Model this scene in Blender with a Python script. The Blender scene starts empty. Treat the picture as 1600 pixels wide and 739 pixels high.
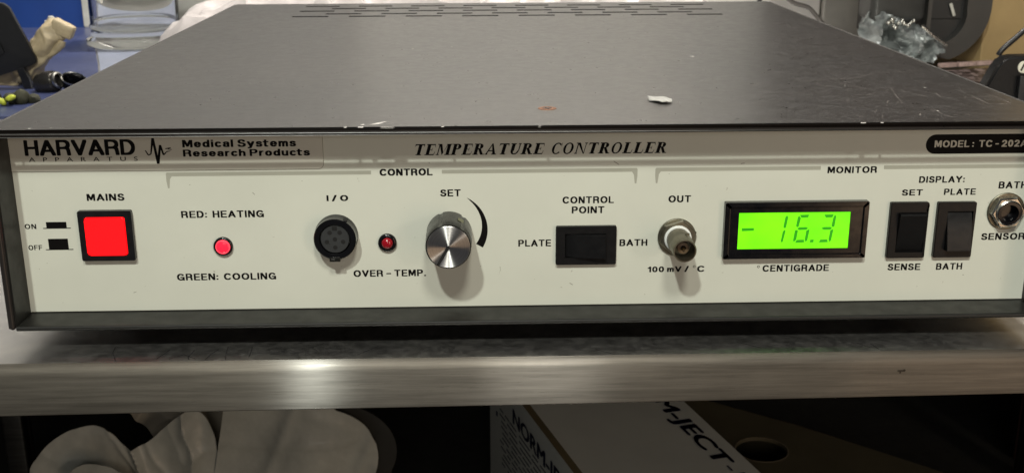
import bpy, bmesh, math, random
from mathutils import Vector, Matrix, noise
S = .001                                   # lengths below are millimetres
sc = bpy.context.scene
COL = sc.collection
rnd = random.Random(7)

# ------------------------------------------------------------------ camera
cam = bpy.data.objects.new('camera', bpy.data.cameras.new('camera')); COL.objects.link(cam)
yaw, pitch, roll = .03084, .298737, -.0026125
cb, sb, ca, sa = math.cos(pitch), math.sin(pitch), math.cos(yaw), math.sin(yaw)
fwd = Vector((sa*cb, ca*cb, -sb)); rt = Vector((ca, -sa, 0)); up = rt.cross(fwd)
r2 = rt*math.cos(roll) + up*math.sin(roll); u2 = -rt*math.sin(roll) + up*math.cos(roll)
r2, u2 = rt*math.cos(roll) + up*math.sin(roll), up*math.cos(roll) - rt*math.sin(roll)
cam.matrix_world = Matrix(((r2.x, u2.x, -fwd.x, .19224), (r2.y, u2.y, -fwd.y, -.43797), (r2.z, u2.z, -fwd.z, .17297), (0, 0, 0, 1)))
cam.data.sensor_width = 36; cam.data.lens = 36*1776.1/1600
cam.data.clip_start = .01; cam.data.clip_end = 30
cam.data.dof.use_dof = True; cam.data.dof.focus_distance = .47; cam.data.dof.aperture_fstop = 36
sc.camera = cam
sc.render.resolution_x, sc.render.resolution_y = 1024, 472

# ------------------------------------------------------------------ light
w = bpy.data.worlds.new('World'); sc.world = w; w.use_nodes = True
w.node_tree.nodes['Background'].inputs[0].default_value = (.92, .93, 1, 1)
w.node_tree.nodes['Background'].inputs[1].default_value = .055
def lamp(name, loc, target, size, power, color, sy=None):
    l = bpy.data.lights.new(name, 'AREA'); l.energy = power; l.color = color; l.size = size
    l.shape = 'RECTANGLE' if sy else 'DISK'
    if sy: l.size_y = sy
    o = bpy.data.objects.new(name, l); COL.objects.link(o); o.location = loc
    o.rotation_euler = (Vector(target)-Vector(loc)).to_track_quat('-Z', 'Y').to_euler(); return o
lamp('ceiling_spot', (-.18, -1.38, 1.56), (.21, 0, .04), .085, 25.5, (.97, 1, .90))
lamp('overhead_lamp', (.30, -1.0, 1.16), (.21, 0, .04), .22, 9, (1, .96, .84))
lamp('side_lamp', (1.25, -1.35, .36), (.2, 0, .04), .22, 2.2, (1, .9, .78))
lamp('ceiling_panel', (.3, .2, 2.3), (.3, .5, 0), 1.6, 13, (1, .94, .88), .8)
lamp('wall_fill', (.30, .98, 1.5), (.28, 1.24, .32), .6, 40, (1, .95, .89), .12)  # unseen fill added to brighten the wall that the cover reflects
lamp('warm_bounce', (1.25, -1.5, -.1), (.35, 0, -.02), .8, 3.6, (1, .66, .40), .9)  # unseen warm fill added to tint reflections in the steel edge
lamp('front_bounce', (.20, -1.5, .42), (.25, .35, -.25), .5, 1.7, (1, .95, .88), .3)  # unseen fill added to lift the items under the bench
sc.view_settings.view_transform = 'Standard'; sc.view_settings.look = 'None'
sc.view_settings.exposure = 0; sc.view_settings.gamma = 1
sc.render.engine = 'CYCLES'

# ------------------------------------------------------------------ materials
class NT:
    def __init__(s, name):
        s.m = bpy.data.materials.new(name); s.m.use_nodes = True; s.t = s.m.node_tree
        s.b = s.t.nodes['Principled BSDF']; s.out = s.t.nodes['Material Output']
    def n(s, typ, **kw):
        k = s.t.nodes.new(typ)
        for a, v in kw.items(): setattr(k, a, v)
        return k
    def l(s, a, b): s.t.links.new(a, b)
    def noise(s, scale, detail=3, rough=.5, stretch=None, offs=None):
        g = s.n('ShaderNodeNewGeometry'); mp = s.n('ShaderNodeMapping'); s.l(g.outputs['Position'], mp.inputs['Vector'])
        if stretch: mp.inputs['Scale'].default_value = stretch
        if offs: mp.inputs['Location'].default_value = offs
        t = s.n('ShaderNodeTexNoise'); t.inputs['Scale'].default_value = scale
        t.inputs['Detail'].default_value = detail; t.inputs['Roughness'].default_value = rough
        s.l(mp.outputs[0], t.inputs['Vector']); return t.outputs['Fac']
    def ramp(s, fac, stops, interp='LINEAR'):
        r = s.n('ShaderNodeValToRGB'); r.color_ramp.interpolation = interp
        e = r.color_ramp.elements
        while len(e) < len(stops): e.new(.5)
        for k, (p, c) in enumerate(stops):
            e[k].position = p; e[k].color = (c[0], c[1], c[2], 1) if hasattr(c, '__len__') else (c, c, c, 1)
        s.l(fac, r.inputs[0]); return r.outputs[0]
    def bump(s, h, dist, strength=1):
        b = s.n('ShaderNodeBump'); b.inputs['Distance'].default_value = dist; b.inputs['Strength'].default_value = strength
        s.l(h, b.inputs['Height']); s.l(b.outputs[0], s.b.inputs['Normal']); return b
def mat(name, col, rough=.5, metal=0, spec=.5, var=.12, vs=60, grain=0, gs=2500, rv=.06, emit=None, es=1, coat=0, sub=0):
    n = NT(name); b = n.b
    b.inputs['Roughness'].default_value = rough; b.inputs['Metallic'].default_value = metal
    b.inputs['Specular IOR Level'].default_value = spec; b.inputs['Coat Weight'].default_value = coat
    if var:
        f = n.noise(vs, 4, .6)
        n.l(n.ramp(f, [(.3, tuple(c*(1-var) for c in col)), (.7, tuple(min(1, c*(1+var)) for c in col))]), b.inputs['Base Color'])
        n.l(n.ramp(n.noise(vs*1.7, 3), [(.3, max(.02, rough-rv)), (.7, min(1, rough+rv))]), b.inputs['Roughness'])
    else: b.inputs['Base Color'].default_value = (*col, 1)
    if grain: n.bump(n.noise(gs, 2), grain*S)
    if emit: b.inputs['Emission Color'].default_value = (*emit, 1); b.inputs['Emission Strength'].default_value = es
    if sub: b.inputs['Subsurface Weight'].default_value = sub; b.inputs['Subsurface Radius'].default_value = (.01, .01, .01)
    return n.m
M = {}
M['black'] = mat('black_plastic', (.006, .006, .007), .36, grain=.01, gs=3000, vs=200)
M['blackgloss'] = mat('glossy_black_plastic', (.004, .004, .005), .16, vs=150)
M['rocker'] = mat('rocker_plastic', (.006, .006, .0065), .38, spec=.3, grain=.006, gs=2600, vs=200)
M['darkbody'] = mat('knob_plastic', (.012, .012, .011), .26, vs=150, spec=.22)
M['ink'] = mat('black_ink', (.0035, .003, .003), .6, var=0, spec=.12)
M['greyink'] = mat('grey_ink', (.37, .37, .31), .5, var=.05)
M['white'] = mat('white_insulator', (.78, .80, .78), .45)
M['nickel'] = mat('nickel_plate', (.50, .49, .45), .26, 1, vs=300, var=.2, grain=.01, gs=900)
M['dullnickel'] = mat('dull_nickel', (.235, .22, .17), .42, 1, vs=250, var=.25, grain=.01, gs=900)
M['brass'] = mat('brass_pin', (.5, .38, .2), .3, 1)
M['redlit'] = mat('lit_red_cap', (.8, .01, .01), .35, var=0, emit=(1, .0, .003), es=1.7)
M['redring'] = mat('lit_lens_ring', (.8, .05, .08), .3, var=0, emit=(1, .06, .09), es=1.0)
M['redcore'] = mat('lit_lens', (.8, .02, .04), .2, var=0, emit=(1, .01, .04), es=1.0)
M['reddark'] = mat('unlit_red_lens', (.30, .004, .012), .12, var=0, coat=.6)
M['pitch'] = mat('dark_cavity', (.003, .003, .003), .7, var=0)
def lcd_mat():
    n = NT('lit_lcd'); b = n.b; b.inputs['Base Color'].default_value = (.08, .3, .01, 1); b.inputs['Roughness'].default_value = .25
    c = n.ramp(n.noise(45, 2), [(.3, (.09, .80, 0)), (.7, (.21, 1, 0))])
    n.l(c, b.inputs['Emission Color']); b.inputs['Emission Strength'].default_value = 1.15; return n.m
M['lcd'] = lcd_mat()
M['segment'] = mat('lcd_segment', (.02, .12, .01), .3, var=0, emit=(.01, .30, .0), es=1)
def cover_mat():
    n = NT('black_textured_paint'); b = n.b
    big = n.noise(9, 5, .6); sm = n.noise(160, 4, .7)
    a = n.ramp(big, [(.3, (.014, .012, .011)), (.75, (.022, .018, .016))])
    # rubbed and dusty specks
    dust = n.ramp(n.noise(420, 3, .8), [(.66, (0, 0, 0)), (.80, (1, 1, 1))])
    msk = n.ramp(n.noise(22, 3, .6), [(.48, (0, 0, 0)), (.7, (1, 1, 1))])
    mul = n.n('ShaderNodeMath', operation='MULTIPLY'); n.l(dust, mul.inputs[0]); n.l(msk, mul.inputs[1])
    m2 = n.n('ShaderNodeMath', operation='MULTIPLY'); n.l(mul.outputs[0], m2.inputs[0]); m2.inputs[1].default_value = .35
    mx = n.n('ShaderNodeMix', data_type='RGBA'); n.l(m2.outputs[0], mx.inputs['Factor']); n.l(a, mx.inputs['A']); mx.inputs['B'].default_value = (.30, .25, .22, 1)
    n.l(mx.outputs['Result'], b.inputs['Base Color'])
    n.l(n.ramp(sm, [(.3, .27), (.7, .36)]), b.inputs['Roughness'])
    b.inputs['Specular IOR Level'].default_value = .66
    n.bump(n.noise(1100, 3, .65, stretch=(1, .45, 1)), .016*S); return n.m
M['cover'] = cover_mat()
M['chassis'] = mat('dark_chassis_paint', (.009, .009, .008), .44, grain=.015, gs=1800, vs=90, spec=.32)
def panel_mat():
    n = NT('cream_panel_paint'); b = n.b
    c = n.ramp(n.noise(14, 5, .6), [(.3, (.585, .60, .525)), (.7, (.640, .655, .575))])
    sp = n.ramp(n.noise(330, 2, .5), [(.765, (0, 0, 0)), (.80, (1, 1, 1))])
    m2 = n.n('ShaderNodeMath', operation='MULTIPLY'); n.l(sp, m2.inputs[0]); m2.inputs[1].default_value = .5
    mx = n.n('ShaderNodeMix', data_type='RGBA'); n.l(m2.outputs[0], mx.inputs['Factor']); n.l(c, mx.inputs['A']); mx.inputs['B'].default_value = (.24, .22, .17, 1)
    n.l(mx.outputs['Result'], b.inputs['Base Color'])
    n.l(n.ramp(n.noise(120, 4), [(.3, .42), (.7, .52)]), b.inputs['Roughness'])
    n.bump(n.noise(1300, 2), .008*S); return n.m
M['panel'] = panel_mat()
M['sticker'] = mat('silver_cream_label', (.60, .59, .51), .40, metal=.1, vs=35, var=.03)
M['chip'] = mat('bare_metal_scratch', (.42, .40, .37), .5, .2, vs=900, var=.3)
M['faint'] = mat('faint_scratch', (.17, .145, .13), .5, .0, vs=900, var=.4)
M['rust'] = mat('rust', (.17, .075, .035), .8, vs=900, var=.5, grain=.05, gs=1500)
M['paper'] = mat('white_paper', (.34, .335, .31), .8, vs=500, var=.1, grain=.05, gs=900)
def aniso_glossy(n, col_out, alpha_rough, aniso, tangent_out):
    g = n.n('ShaderNodeBsdfAnisotropic'); n.l(col_out, g.inputs['Color'])
    if hasattr(alpha_rough, 'name') or hasattr(alpha_rough, 'links'): n.l(alpha_rough, g.inputs['Roughness'])
    else: g.inputs['Roughness'].default_value = alpha_rough
    g.inputs['Anisotropy'].default_value = aniso; n.l(tangent_out, g.inputs['Tangent'])
    n.l(g.outputs[0], n.out.inputs['Surface']); return g
def steel(name, col, rough, aniso=.86):
    """brushed along X: reflections spread across the grain"""
    n = NT(name)
    f = n.noise(60, 5, .65, stretch=(.16, 5, 5)); f2 = n.noise(14, 4, .6)
    a1 = n.ramp(n.noise(420, 4, .7, stretch=(.035, 1, 1)), [(.3, .62), (.62, 1)]); a2 = n.ramp(f2, [(.35, .80), (.6, 1)])
    m1 = n.n('ShaderNodeMix', data_type='RGBA', blend_type='MULTIPLY'); m1.inputs['Factor'].default_value = 1; n.l(a1, m1.inputs['A']); n.l(a2, m1.inputs['B'])
    m2 = n.n('ShaderNodeMix', data_type='RGBA', blend_type='MULTIPLY'); m2.inputs['Factor'].default_value = 1; n.l(m1.outputs['Result'], m2.inputs['A']); m2.inputs['B'].default_value = (*col, 1)
    r = n.ramp(n.noise(300, 4, .7, stretch=(.10, 3, 3)), [(.3, rough-.03), (.7, rough+.05)])
    v = n.n('ShaderNodeCombineXYZ'); v.inputs[0].default_value = 1
    g = aniso_glossy(n, m2.outputs['Result'], r, aniso, v.outputs[0])
    m3 = n.n('ShaderNodeMix', data_type='RGBA', blend_type='MULTIPLY'); m3.inputs['Factor'].default_value = 1; n.l(m2.outputs['Result'], m3.inputs['A']); m3.inputs['B'].default_value = (.40, .37, .33, 1)
    g2 = n.n('ShaderNodeBsdfAnisotropic'); n.l(m3.outputs['Result'], g2.inputs['Color']); g2.inputs['Roughness'].default_value = .62; g2.inputs['Anisotropy'].default_value = .35; n.l(v.outputs[0], g2.inputs['Tangent'])
    mx = n.n('ShaderNodeMixShader'); mx.inputs[0].default_value = .86; n.l(g.outputs[0], mx.inputs[1]); n.l(g2.outputs[0], mx.inputs[2]); n.l(mx.outputs[0], n.out.inputs['Surface'])
    b = n.n('ShaderNodeBump'); b.inputs['Distance'].default_value = .012*S; n.l(n.noise(900, 3, .7, stretch=(.03, 1, 1)), b.inputs['Height']); n.l(b.outputs[0], g.inputs['Normal'])
    return n.m
M['steel'] = steel('brushed_steel', (.50, .485, .46), .29)
def top_steel():
    n = NT('worn_steel_top'); b = n.b; b.inputs['Metallic'].default_value = 1
    n.l(n.ramp(n.noise(60, 6, .7), [(.3, (.56, .55, .54)), (.7, (.70, .68, .65))]), b.inputs['Base Color'])
    n.l(n.ramp(n.noise(240, 5, .7), [(.3, .32), (.7, .44)]), b.inputs['Roughness'])
    # stained scuffs
    n.bump(n.noise(500, 4, .8), .008*S); return n.m
M['steeltop'] = top_steel()

def radial_metal(cx, cz):
    n = NT('spun_aluminium')
    g = n.n('ShaderNodeNewGeometry'); sub = n.n('ShaderNodeVectorMath', operation='SUBTRACT')
    n.l(g.outputs['Position'], sub.inputs[0]); sub.inputs[1].default_value = (cx*S, 0, cz*S)
    m = n.n('ShaderNodeVectorMath', operation='MULTIPLY'); n.l(sub.outputs[0], m.inputs[0]); m.inputs[1].default_value = (1, 0, 1)
    cr = n.n('ShaderNodeVectorMath', operation='CROSS_PRODUCT'); n.l(m.outputs[0], cr.inputs[0]); cr.inputs[1].default_value = (0, 1, 0)
    nm = n.n('ShaderNodeVectorMath', operation='NORMALIZE'); n.l(cr.outputs[0], nm.inputs[0])
    ln = n.n('ShaderNodeVectorMath', operation='LENGTH'); n.l(m.outputs[0], ln.inputs[0])
    t = n.n('ShaderNodeTexNoise', noise_dimensions='1D'); t.inputs['Scale'].default_value = 3500; n.l(ln.outputs['Value'], t.inputs['W'])
    aniso_glossy(n, n.ramp(t.outputs['Fac'], [(.3, (.60, .60, .58)), (.7, (.78, .78, .76))]), .36, .72, nm.outputs[0])
    return n.m

# ------------------------------------------------------------------ object helpers
def tag(o, label=None, cat=None, group=None, kind=None):
    if label: o['label'] = label
    if cat: o['category'] = cat
    if group: o['group'] = group
    if kind: o['kind'] = kind
    return o
def thing(name, label, cat, loc=(0, 0, 0), group=None):
    o = bpy.data.objects.new(name, None); COL.objects.link(o); o.location = Vector(loc)*S; o.empty_display_size = .01
    return tag(o, label, cat, group)
def obj(name, bm, m, parent=None, smooth=None):
    """geometry given in world millimetres"""
    me = bpy.data.meshes.new(name)
    bmesh.ops.remove_doubles(bm, verts=bm.verts, dist=1e-5)
    bmesh.ops.recalc_face_normals(bm, faces=bm.faces)
    bmesh.ops.scale(bm, vec=(S, S, S), verts=bm.verts)
    bm.to_mesh(me); bm.free()
    o = bpy.data.objects.new(name, me); COL.objects.link(o)
    for mm in (m if isinstance(m, (list, tuple)) else [m]): me.materials.append(mm)
    if smooth is not None:
        for p in me.polygons: p.use_smooth = True
        me.set_sharp_from_angle(angle=math.radians(smooth))
    if parent:
        o.parent = parent
        q, loc = parent, Vector((0, 0, 0))
        while q: loc += q.location; q = q.parent
        me.transform(Matrix.Translation(-loc))
    return o
def box(bm, x0, x1, y0, y1, z0, z1, bev=0, seg=2):
    t = bmesh.new()
    bmesh.ops.create_cube(t, size=1)
    bmesh.ops.scale(t, vec=(x1-x0, y1-y0, z1-z0), verts=t.verts)
    bmesh.ops.translate(t, vec=((x0+x1)/2, (y0+y1)/2, (z0+z1)/2), verts=t.verts)
    if bev: bmesh.ops.bevel(t, geom=t.edges[:], offset=bev, segments=seg, affect='EDGES', profile=.5)
    merge(bm, t); return bm
def merge(bm, t, mtx=None):
    if mtx: bmesh.ops.transform(t, matrix=mtx, verts=t.verts)
    mp = {v: bm.verts.new(v.co) for v in t.verts}
    for f in t.faces:
        try:
            g = bm.faces.new([mp[v] for v in f.verts]); g.material_index = f.material_index
        except ValueError: pass
    t.free()
def lathe(bm, cx, cz, prof, seg=48, axis='y', cap=True, phase=0):
    """prof: (radius, position along axis)"""
    rings = []
    for r, y in prof:
        ring = []
        for k in range(seg):
            a = 2*math.pi*k/seg+phase
            if axis == 'y': ring.append(bm.verts.new((cx+r*math.cos(a), y, cz+r*math.sin(a))))
            else: ring.append(bm.verts.new((cx+r*math.cos(a), cz+r*math.sin(a), y)))
        rings.append(ring)
    for a, b in zip(rings, rings[1:]):
        for k in range(seg): bm.faces.new((a[k], a[(k+1) % seg], b[(k+1) % seg], b[k]))
    if cap:
        bm.faces.new(rings[0]); bm.faces.new(rings[-1])
    return bm
def poly(bm, pts, y0, y1):
    """prism along Y of a polygon given in X,Z"""
    a = [bm.verts.new((x, y0, z)) for x, z in pts]; b = [bm.verts.new((x, y1, z)) for x, z in pts]
    bm.faces.new(a); bm.faces.new(b[::-1])
    for k in range(len(pts)): bm.faces.new((a[k], b[k], b[(k+1) % len(pts)], a[(k+1) % len(pts)]))
    return bm
def polyz(bm, pts, z0, z1):
    a = [bm.verts.new((x, y, z0)) for x, y in pts]; b = [bm.verts.new((x, y, z1)) for x, y in pts]
    bm.faces.new(a); bm.faces.new(b[::-1])
    for k in range(len(pts)): bm.faces.new((a[k], b[k], b[(k+1) % len(pts)], a[(k+1) % len(pts)]))
    return bm
def flat(bm, pts, y):
    bm.faces.new([bm.verts.new((x, y, z)) for x, z in pts]); return bm
def rrect(x0, x1, z0, z1, r, n=6, radii=None):
    rr = radii or (r, r, r, r)          # BL, BR, TR, TL
    pts = []
    for (cx, cz, a0, q) in ((x0+rr[0], z0+rr[0], 180, rr[0]), (x1-rr[1], z0+rr[1], 270, rr[1]), (x1-rr[2], z1-rr[2], 0, rr[2]), (x0+rr[3], z1-rr[3], 90, rr[3])):
        if q <= 0: pts.append((cx, cz)); continue
        for k in range(n+1):
            a = math.radians(a0+90*k/n); pts.append((cx+q*math.cos(a), cz+q*math.sin(a)))
    return pts
def frame(bm, outer, inner, y0, y1):
    """ring prism between two outlines of equal point count; y0 front, y1 back"""
    n = len(outer)
    A = [bm.verts.new((x, y0, z)) for x, z in outer]; B = [bm.verts.new((x, y0, z)) for x, z in inner]
    Cc = [bm.verts.new((x, y1, z)) for x, z in outer]; D = [bm.verts.new((x, y1, z)) for x, z in inner]
    for k in range(n):
        j = (k+1) % n
        bm.faces.new((A[k], A[j], B[j], B[k])); bm.faces.new((Cc[k], D[k], D[j], Cc[j]))
        bm.faces.new((A[k], Cc[k], Cc[j], A[j])); bm.faces.new((B[k], B[j], D[j], D[k]))
    return bm
def tube(bm, pts, r, seg=10, flatk=1):
    P = [Vector(p) for p in pts]; rings = []
    n0 = None
    for k, p in enumerate(P):
        d = (P[min(k+1, len(P)-1)]-P[max(k-1, 0)]).normalized()
        if n0 is None: n0 = d.orthogonal().normalized()
        n0 = (n0-d*n0.dot(d)).normalized(); b = d.cross(n0)
        rr = r[k] if hasattr(r, '__len__') else r
        rings.append([bm.verts.new(p+(n0*math.cos(2*math.pi*j/seg)+b*math.sin(2*math.pi*j/seg)*flatk)*rr) for j in range(seg)])
    for a, b in zip(rings, rings[1:]):
        for j in range(seg): bm.faces.new((a[j], a[(j+1) % seg], b[(j+1) % seg], b[j]))
    bm.faces.new(rings[0]); bm.faces.new(rings[-1]); return bm
def smoothpts(pts, n=8):
    P = [Vector(p) for p in pts]; out = []
    for k in range(len(P)-1):
        a, b, c, d = P[max(k-1, 0)], P[k], P[k+1], P[min(k+2, len(P)-1)]
        for j in range(n):
            t = j/n; out.append(.5*((2*b)+(c-a)*t+(2*a-5*b+4*c-d)*t*t+(3*b-a-3*c+d)*t**3))
    out.append(P[-1]); return out
def crumple(bm, amp, scale, seed=0):
    for v in bm.verts:
        d = noise.noise_vector(v.co*scale+Vector((seed, seed*2, 5)))+.5*noise.noise_vector(v.co*scale*2.3+Vector((seed*3, 1, seed)))
        v.co += d*amp

def text_bm(s, bold=.02, spacing=1.0):
    """Blender's built-in face; weight is added by laying shifted copies of the glyphs over each other"""
    cu = bpy.data.curves.new('t', 'FONT'); cu.body = s; cu.size = 1; cu.space_character = spacing
    cu.resolution_u = 4
    o = bpy.data.objects.new('t', cu); COL.objects.link(o)
    bpy.context.view_layer.update()
    me = bpy.data.meshes.new_from_object(o.evaluated_get(bpy.context.evaluated_depsgraph_get()))
    bpy.data.objects.remove(o); bm = bmesh.new()
    offs = [(0, 0)] if bold <= 0 else [(0, 0), (bold, 0), (-bold, 0), (0, bold*.6), (0, -bold*.6)]
    for dx, dy in offs:
        t = bmesh.new(); t.from_mesh(me); merge(bm, t, Matrix.Translation((dx, dy, 0)))
    bpy.data.meshes.remove(me); return bm
def gar(cx, cy, rx, ry, a0, a1, n=10): return [(cx+rx*math.cos(math.radians(a0+(a1-a0)*k/n)), cy+ry*math.sin(math.radians(a0+(a1-a0)*k/n))) for k in range(n+1)]
XH = .70
GL = {   # centre lines of a wide heavy grotesque: (advance width, strokes)
 'A': (.86, [[(0, 0), (.43, 1), (.86, 0)], [(.2, .28), (.66, .28)]]), 'B': (.72, [[(0, 0), (0, 1), (.42, 1)]+gar(.42, .77, .26, .23, 90, -90, 6)+[(0, .54)], [(.42, .54)]+gar(.44, .27, .28, .27, 90, -90, 6)+[(0, 0)]]),
 'C': (.84, [gar(.45, .5, .45, .5, 42, 318, 16)]), 'D': (.78, [[(0, 0), (0, 1), (.34, 1)]+gar(.34, .5, .44, .5, 90, -90, 12)+[(0, 0)]]),
 'E': (.64, [[(.64, 1), (0, 1), (0, 0), (.66, 0)], [(0, .51), (.6, .51)]]), 'F': (.62, [[(.64, 1), (0, 1), (0, 0)], [(0, .5), (.56, .5)]]),
 'G': (.88, [gar(.45, .5, .45, .5, 42, 318, 16), [(.5, .44), (.88, .44), (.88, 0)]]), 'H': (.74, [[(0, 0), (0, 1)], [(.74, 0), (.74, 1)], [(0, .5), (.74, .5)]]),
 'I': (.0, [[(0, 0), (0, 1)]]), 'J': (.56, [[(.56, 1), (.56, .3)]+gar(.28, .28, .28, .28, 0, -170, 8)]), 'L': (.58, [[(0, 1), (0, 0), (.6, 0)]]),
 'M': (.94, [[(0, 0), (0, 1), (.10, 1), (.47, .12), (.84, 1), (.94, 1), (.94, 0)]]), 'N': (.76, [[(0, 0), (0, 1), (.08, 1), (.68, 0), (.76, 0), (.76, 1)]]),
 'O': (.92, [gar(.46, .5, .46, .5, 0, 360, 22)]), 'P': (.70, [[(0, 0), (0, 1), (.42, 1)]+gar(.42, .73, .28, .27, 90, -90, 8)+[(0, .46)]]),
 'R': (.76, [[(0, 0), (0, 1), (.44, 1)]+gar(.44, .74, .28, .26, 90, -90, 8)+[(0, .48)], [(.46, .48)]+gar(.5, .3, .2, .18, 80, 0, 4)+[(.74, 0)]]),
 'S': (.70, [gar(.35, .76, .31, .24, 15, 250, 10)+gar(.36, .25, .36, .25, 80, -165, 10)]), 'T': (.74, [[(0, 1), (.74, 1)], [(.37, 1), (.37, 0)]]),
 'U': (.76, [[(0, 1), (0, .35)]+gar(.38, .35, .38, .35, 180, 360, 10)+[(.76, 1)]]), 'V': (.82, [[(0, 1), (.41, 0), (.82, 1)]]), 'Y': (.8, [[(0, 1), (.4, .45), (.8, 1)], [(.4, .45), (.4, 0)]]),
 '0': (.62, [gar(.31, .5, .31, .5, 0, 360, 18)]), '1': (.30, [[(0, .74), (.18, .8), (.26, 1), (.30, 1), (.30, 0)]]), '2': (.62, [gar(.31, .7, .30, .30, 165, -20, 8)+[(.0, 0), (.64, 0)]]),
 '/': (.42, [[(0, -.05), (.42, 1.05)]]), '–': (.5, [[(0, .42), (.5, .42)]]), '-': (.30, [[(0, .42), (.30, .42)]]), '.': (.0, [[(0, 0), (0, .02)]]), ':': (.0, [[(0, .06), (0, .09)], [(0, .62), (0, .65)]]),
 'a': (.5, [gar(.26, .5, .24, .2, 160, 0, 6)+[(.5, 0)], gar(.24, .19, .24, .19, 60, 300, 9), [(.36, .37), (.5, .4)]]), 'c': (.5, [gar(.27, .35, .27, .35, 45, 315, 12)]),
 'd': (.56, [gar(.27, .35, .27, .35, 0, 360, 14), [(.56, 0), (.56, 1)]]), 'e': (.56, [[(0, .36), (.55, .36)]+gar(.28, .35, .28, .35, 0, 320, 14)]), 'h': (.54, [[(0, 0), (0, 1)], [(0, .4)]+gar(.28, .42, .26, .28, 160, 0, 7)+[(.54, 0)]]),
 'i': (.0, [[(0, 0), (0, .7)], [(0, .97), (0, 1.0)]]), 'l': (.0, [[(0, 0), (0, 1)]]), 'm': (.86, [[(0, 0), (0, .7)], [(0, .4)]+gar(.23, .45, .2, .25, 160, 0, 7)+[(.43, 0)], [(.43, .4)]+gar(.66, .45, .2, .25, 160, 0, 7)+[(.86, 0)]]),
 'o': (.56, [gar(.28, .35, .28, .35, 0, 360, 16)]), 'r': (.30, [[(0, 0), (0, .7)], [(0, .4)]+gar(.24, .44, .22, .26, 170, 80, 4)]), 's': (.5, [gar(.25, .53, .22, .17, 15, 250, 8)+gar(.25, .18, .25, .18, 80, -165, 8)]),
 't': (.30, [[(.05, .95), (.05, .2)]+gar(.22, .18, .17, .18, 180, 280, 5), [(-.1, .7), (.30, .7)]]), 'u': (.54, [[(0, .7), (0, .25)]+gar(.26, .26, .26, .26, 180, 340, 7), [(.54, .7), (.54, 0)]]), 'y': (.58, [[(0, .7), (.3, .02)], [(.58, .7), (.22, -.22), (.05, -.24)]]),
 'V_': (0, [])}
def heavy_bm(s, px=.115, py=.082, gap=.40, slant=0):
    bm = bmesh.new(); x = 0; cnt = 0
    ch_ = .35
    pen = [(-px, -py*(1-ch_)), (-px*(1-ch_), -py), (px*(1-ch_), -py), (px, -py*(1-ch_)), (px, py*(1-ch_)), (px*(1-ch_), py), (-px*(1-ch_), py), (-px, py*(1-ch_))]
    def hull(pts):
        pts = sorted(set(pts)); 
        def half(p_):
            h_ = []
            for p in p_:
                while len(h_) > 1 and (h_[-1][0]-h_[-2][0])*(p[1]-h_[-2][1])-(h_[-1][1]-h_[-2][1])*(p[0]-h_[-2][0]) <= 1e-9: h_.pop()
                h_.append(p)
            return h_[:-1]
        return half(pts)+half(pts[::-1])
    for c in s:
        if c == ' ': x += .34; continue
        wd, strokes = GL[c]
        for st_ in strokes:
            for (xa, ya), (xb, yb) in zip(st_, st_[1:]):
                hp = hull([(round(xa+a, 5), round(ya+b, 5)) for a, b in pen]+[(round(xb+a, 5), round(yb+b, 5)) for a, b in pen])
                z = (cnt % 6)*.004; cnt += 1
                bm.faces.new([bm.verts.new((x+p[0]+slant*p[1], p[1], z)) for p in hp])
        x += wd+gap
    return bm
INK_Y = 16.69
def fit(bm, x0, x1, z0, z1, y=INK_Y):
    xs = [v.co.x for v in bm.verts]; ys = [v.co.y for v in bm.verts]
    a, b, c, d = min(xs), max(xs), min(ys), max(ys)
    for v in bm.verts:
        v.co = Vector((x0+(v.co.x-a)/(b-a)*(x1-x0), y-v.co.z, z0+(v.co.y-c)/(d-c)*(z1-z0)))
    return bm
def text(s, x0, x1, zc, h, parent, bold=.022, y=INK_Y, m=None, spacing=1.04, desc=0):
    t = text_bm(s, bold, spacing) if bold < .025 else heavy_bm(s, px=bold*4.9, py=bold*3.3, gap=.46*spacing)
    o = obj('lettering', fit(t, x0, x1, zc-h/2-desc, zc+h/2, y), m or M['ink'], parent)
    return o

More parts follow.
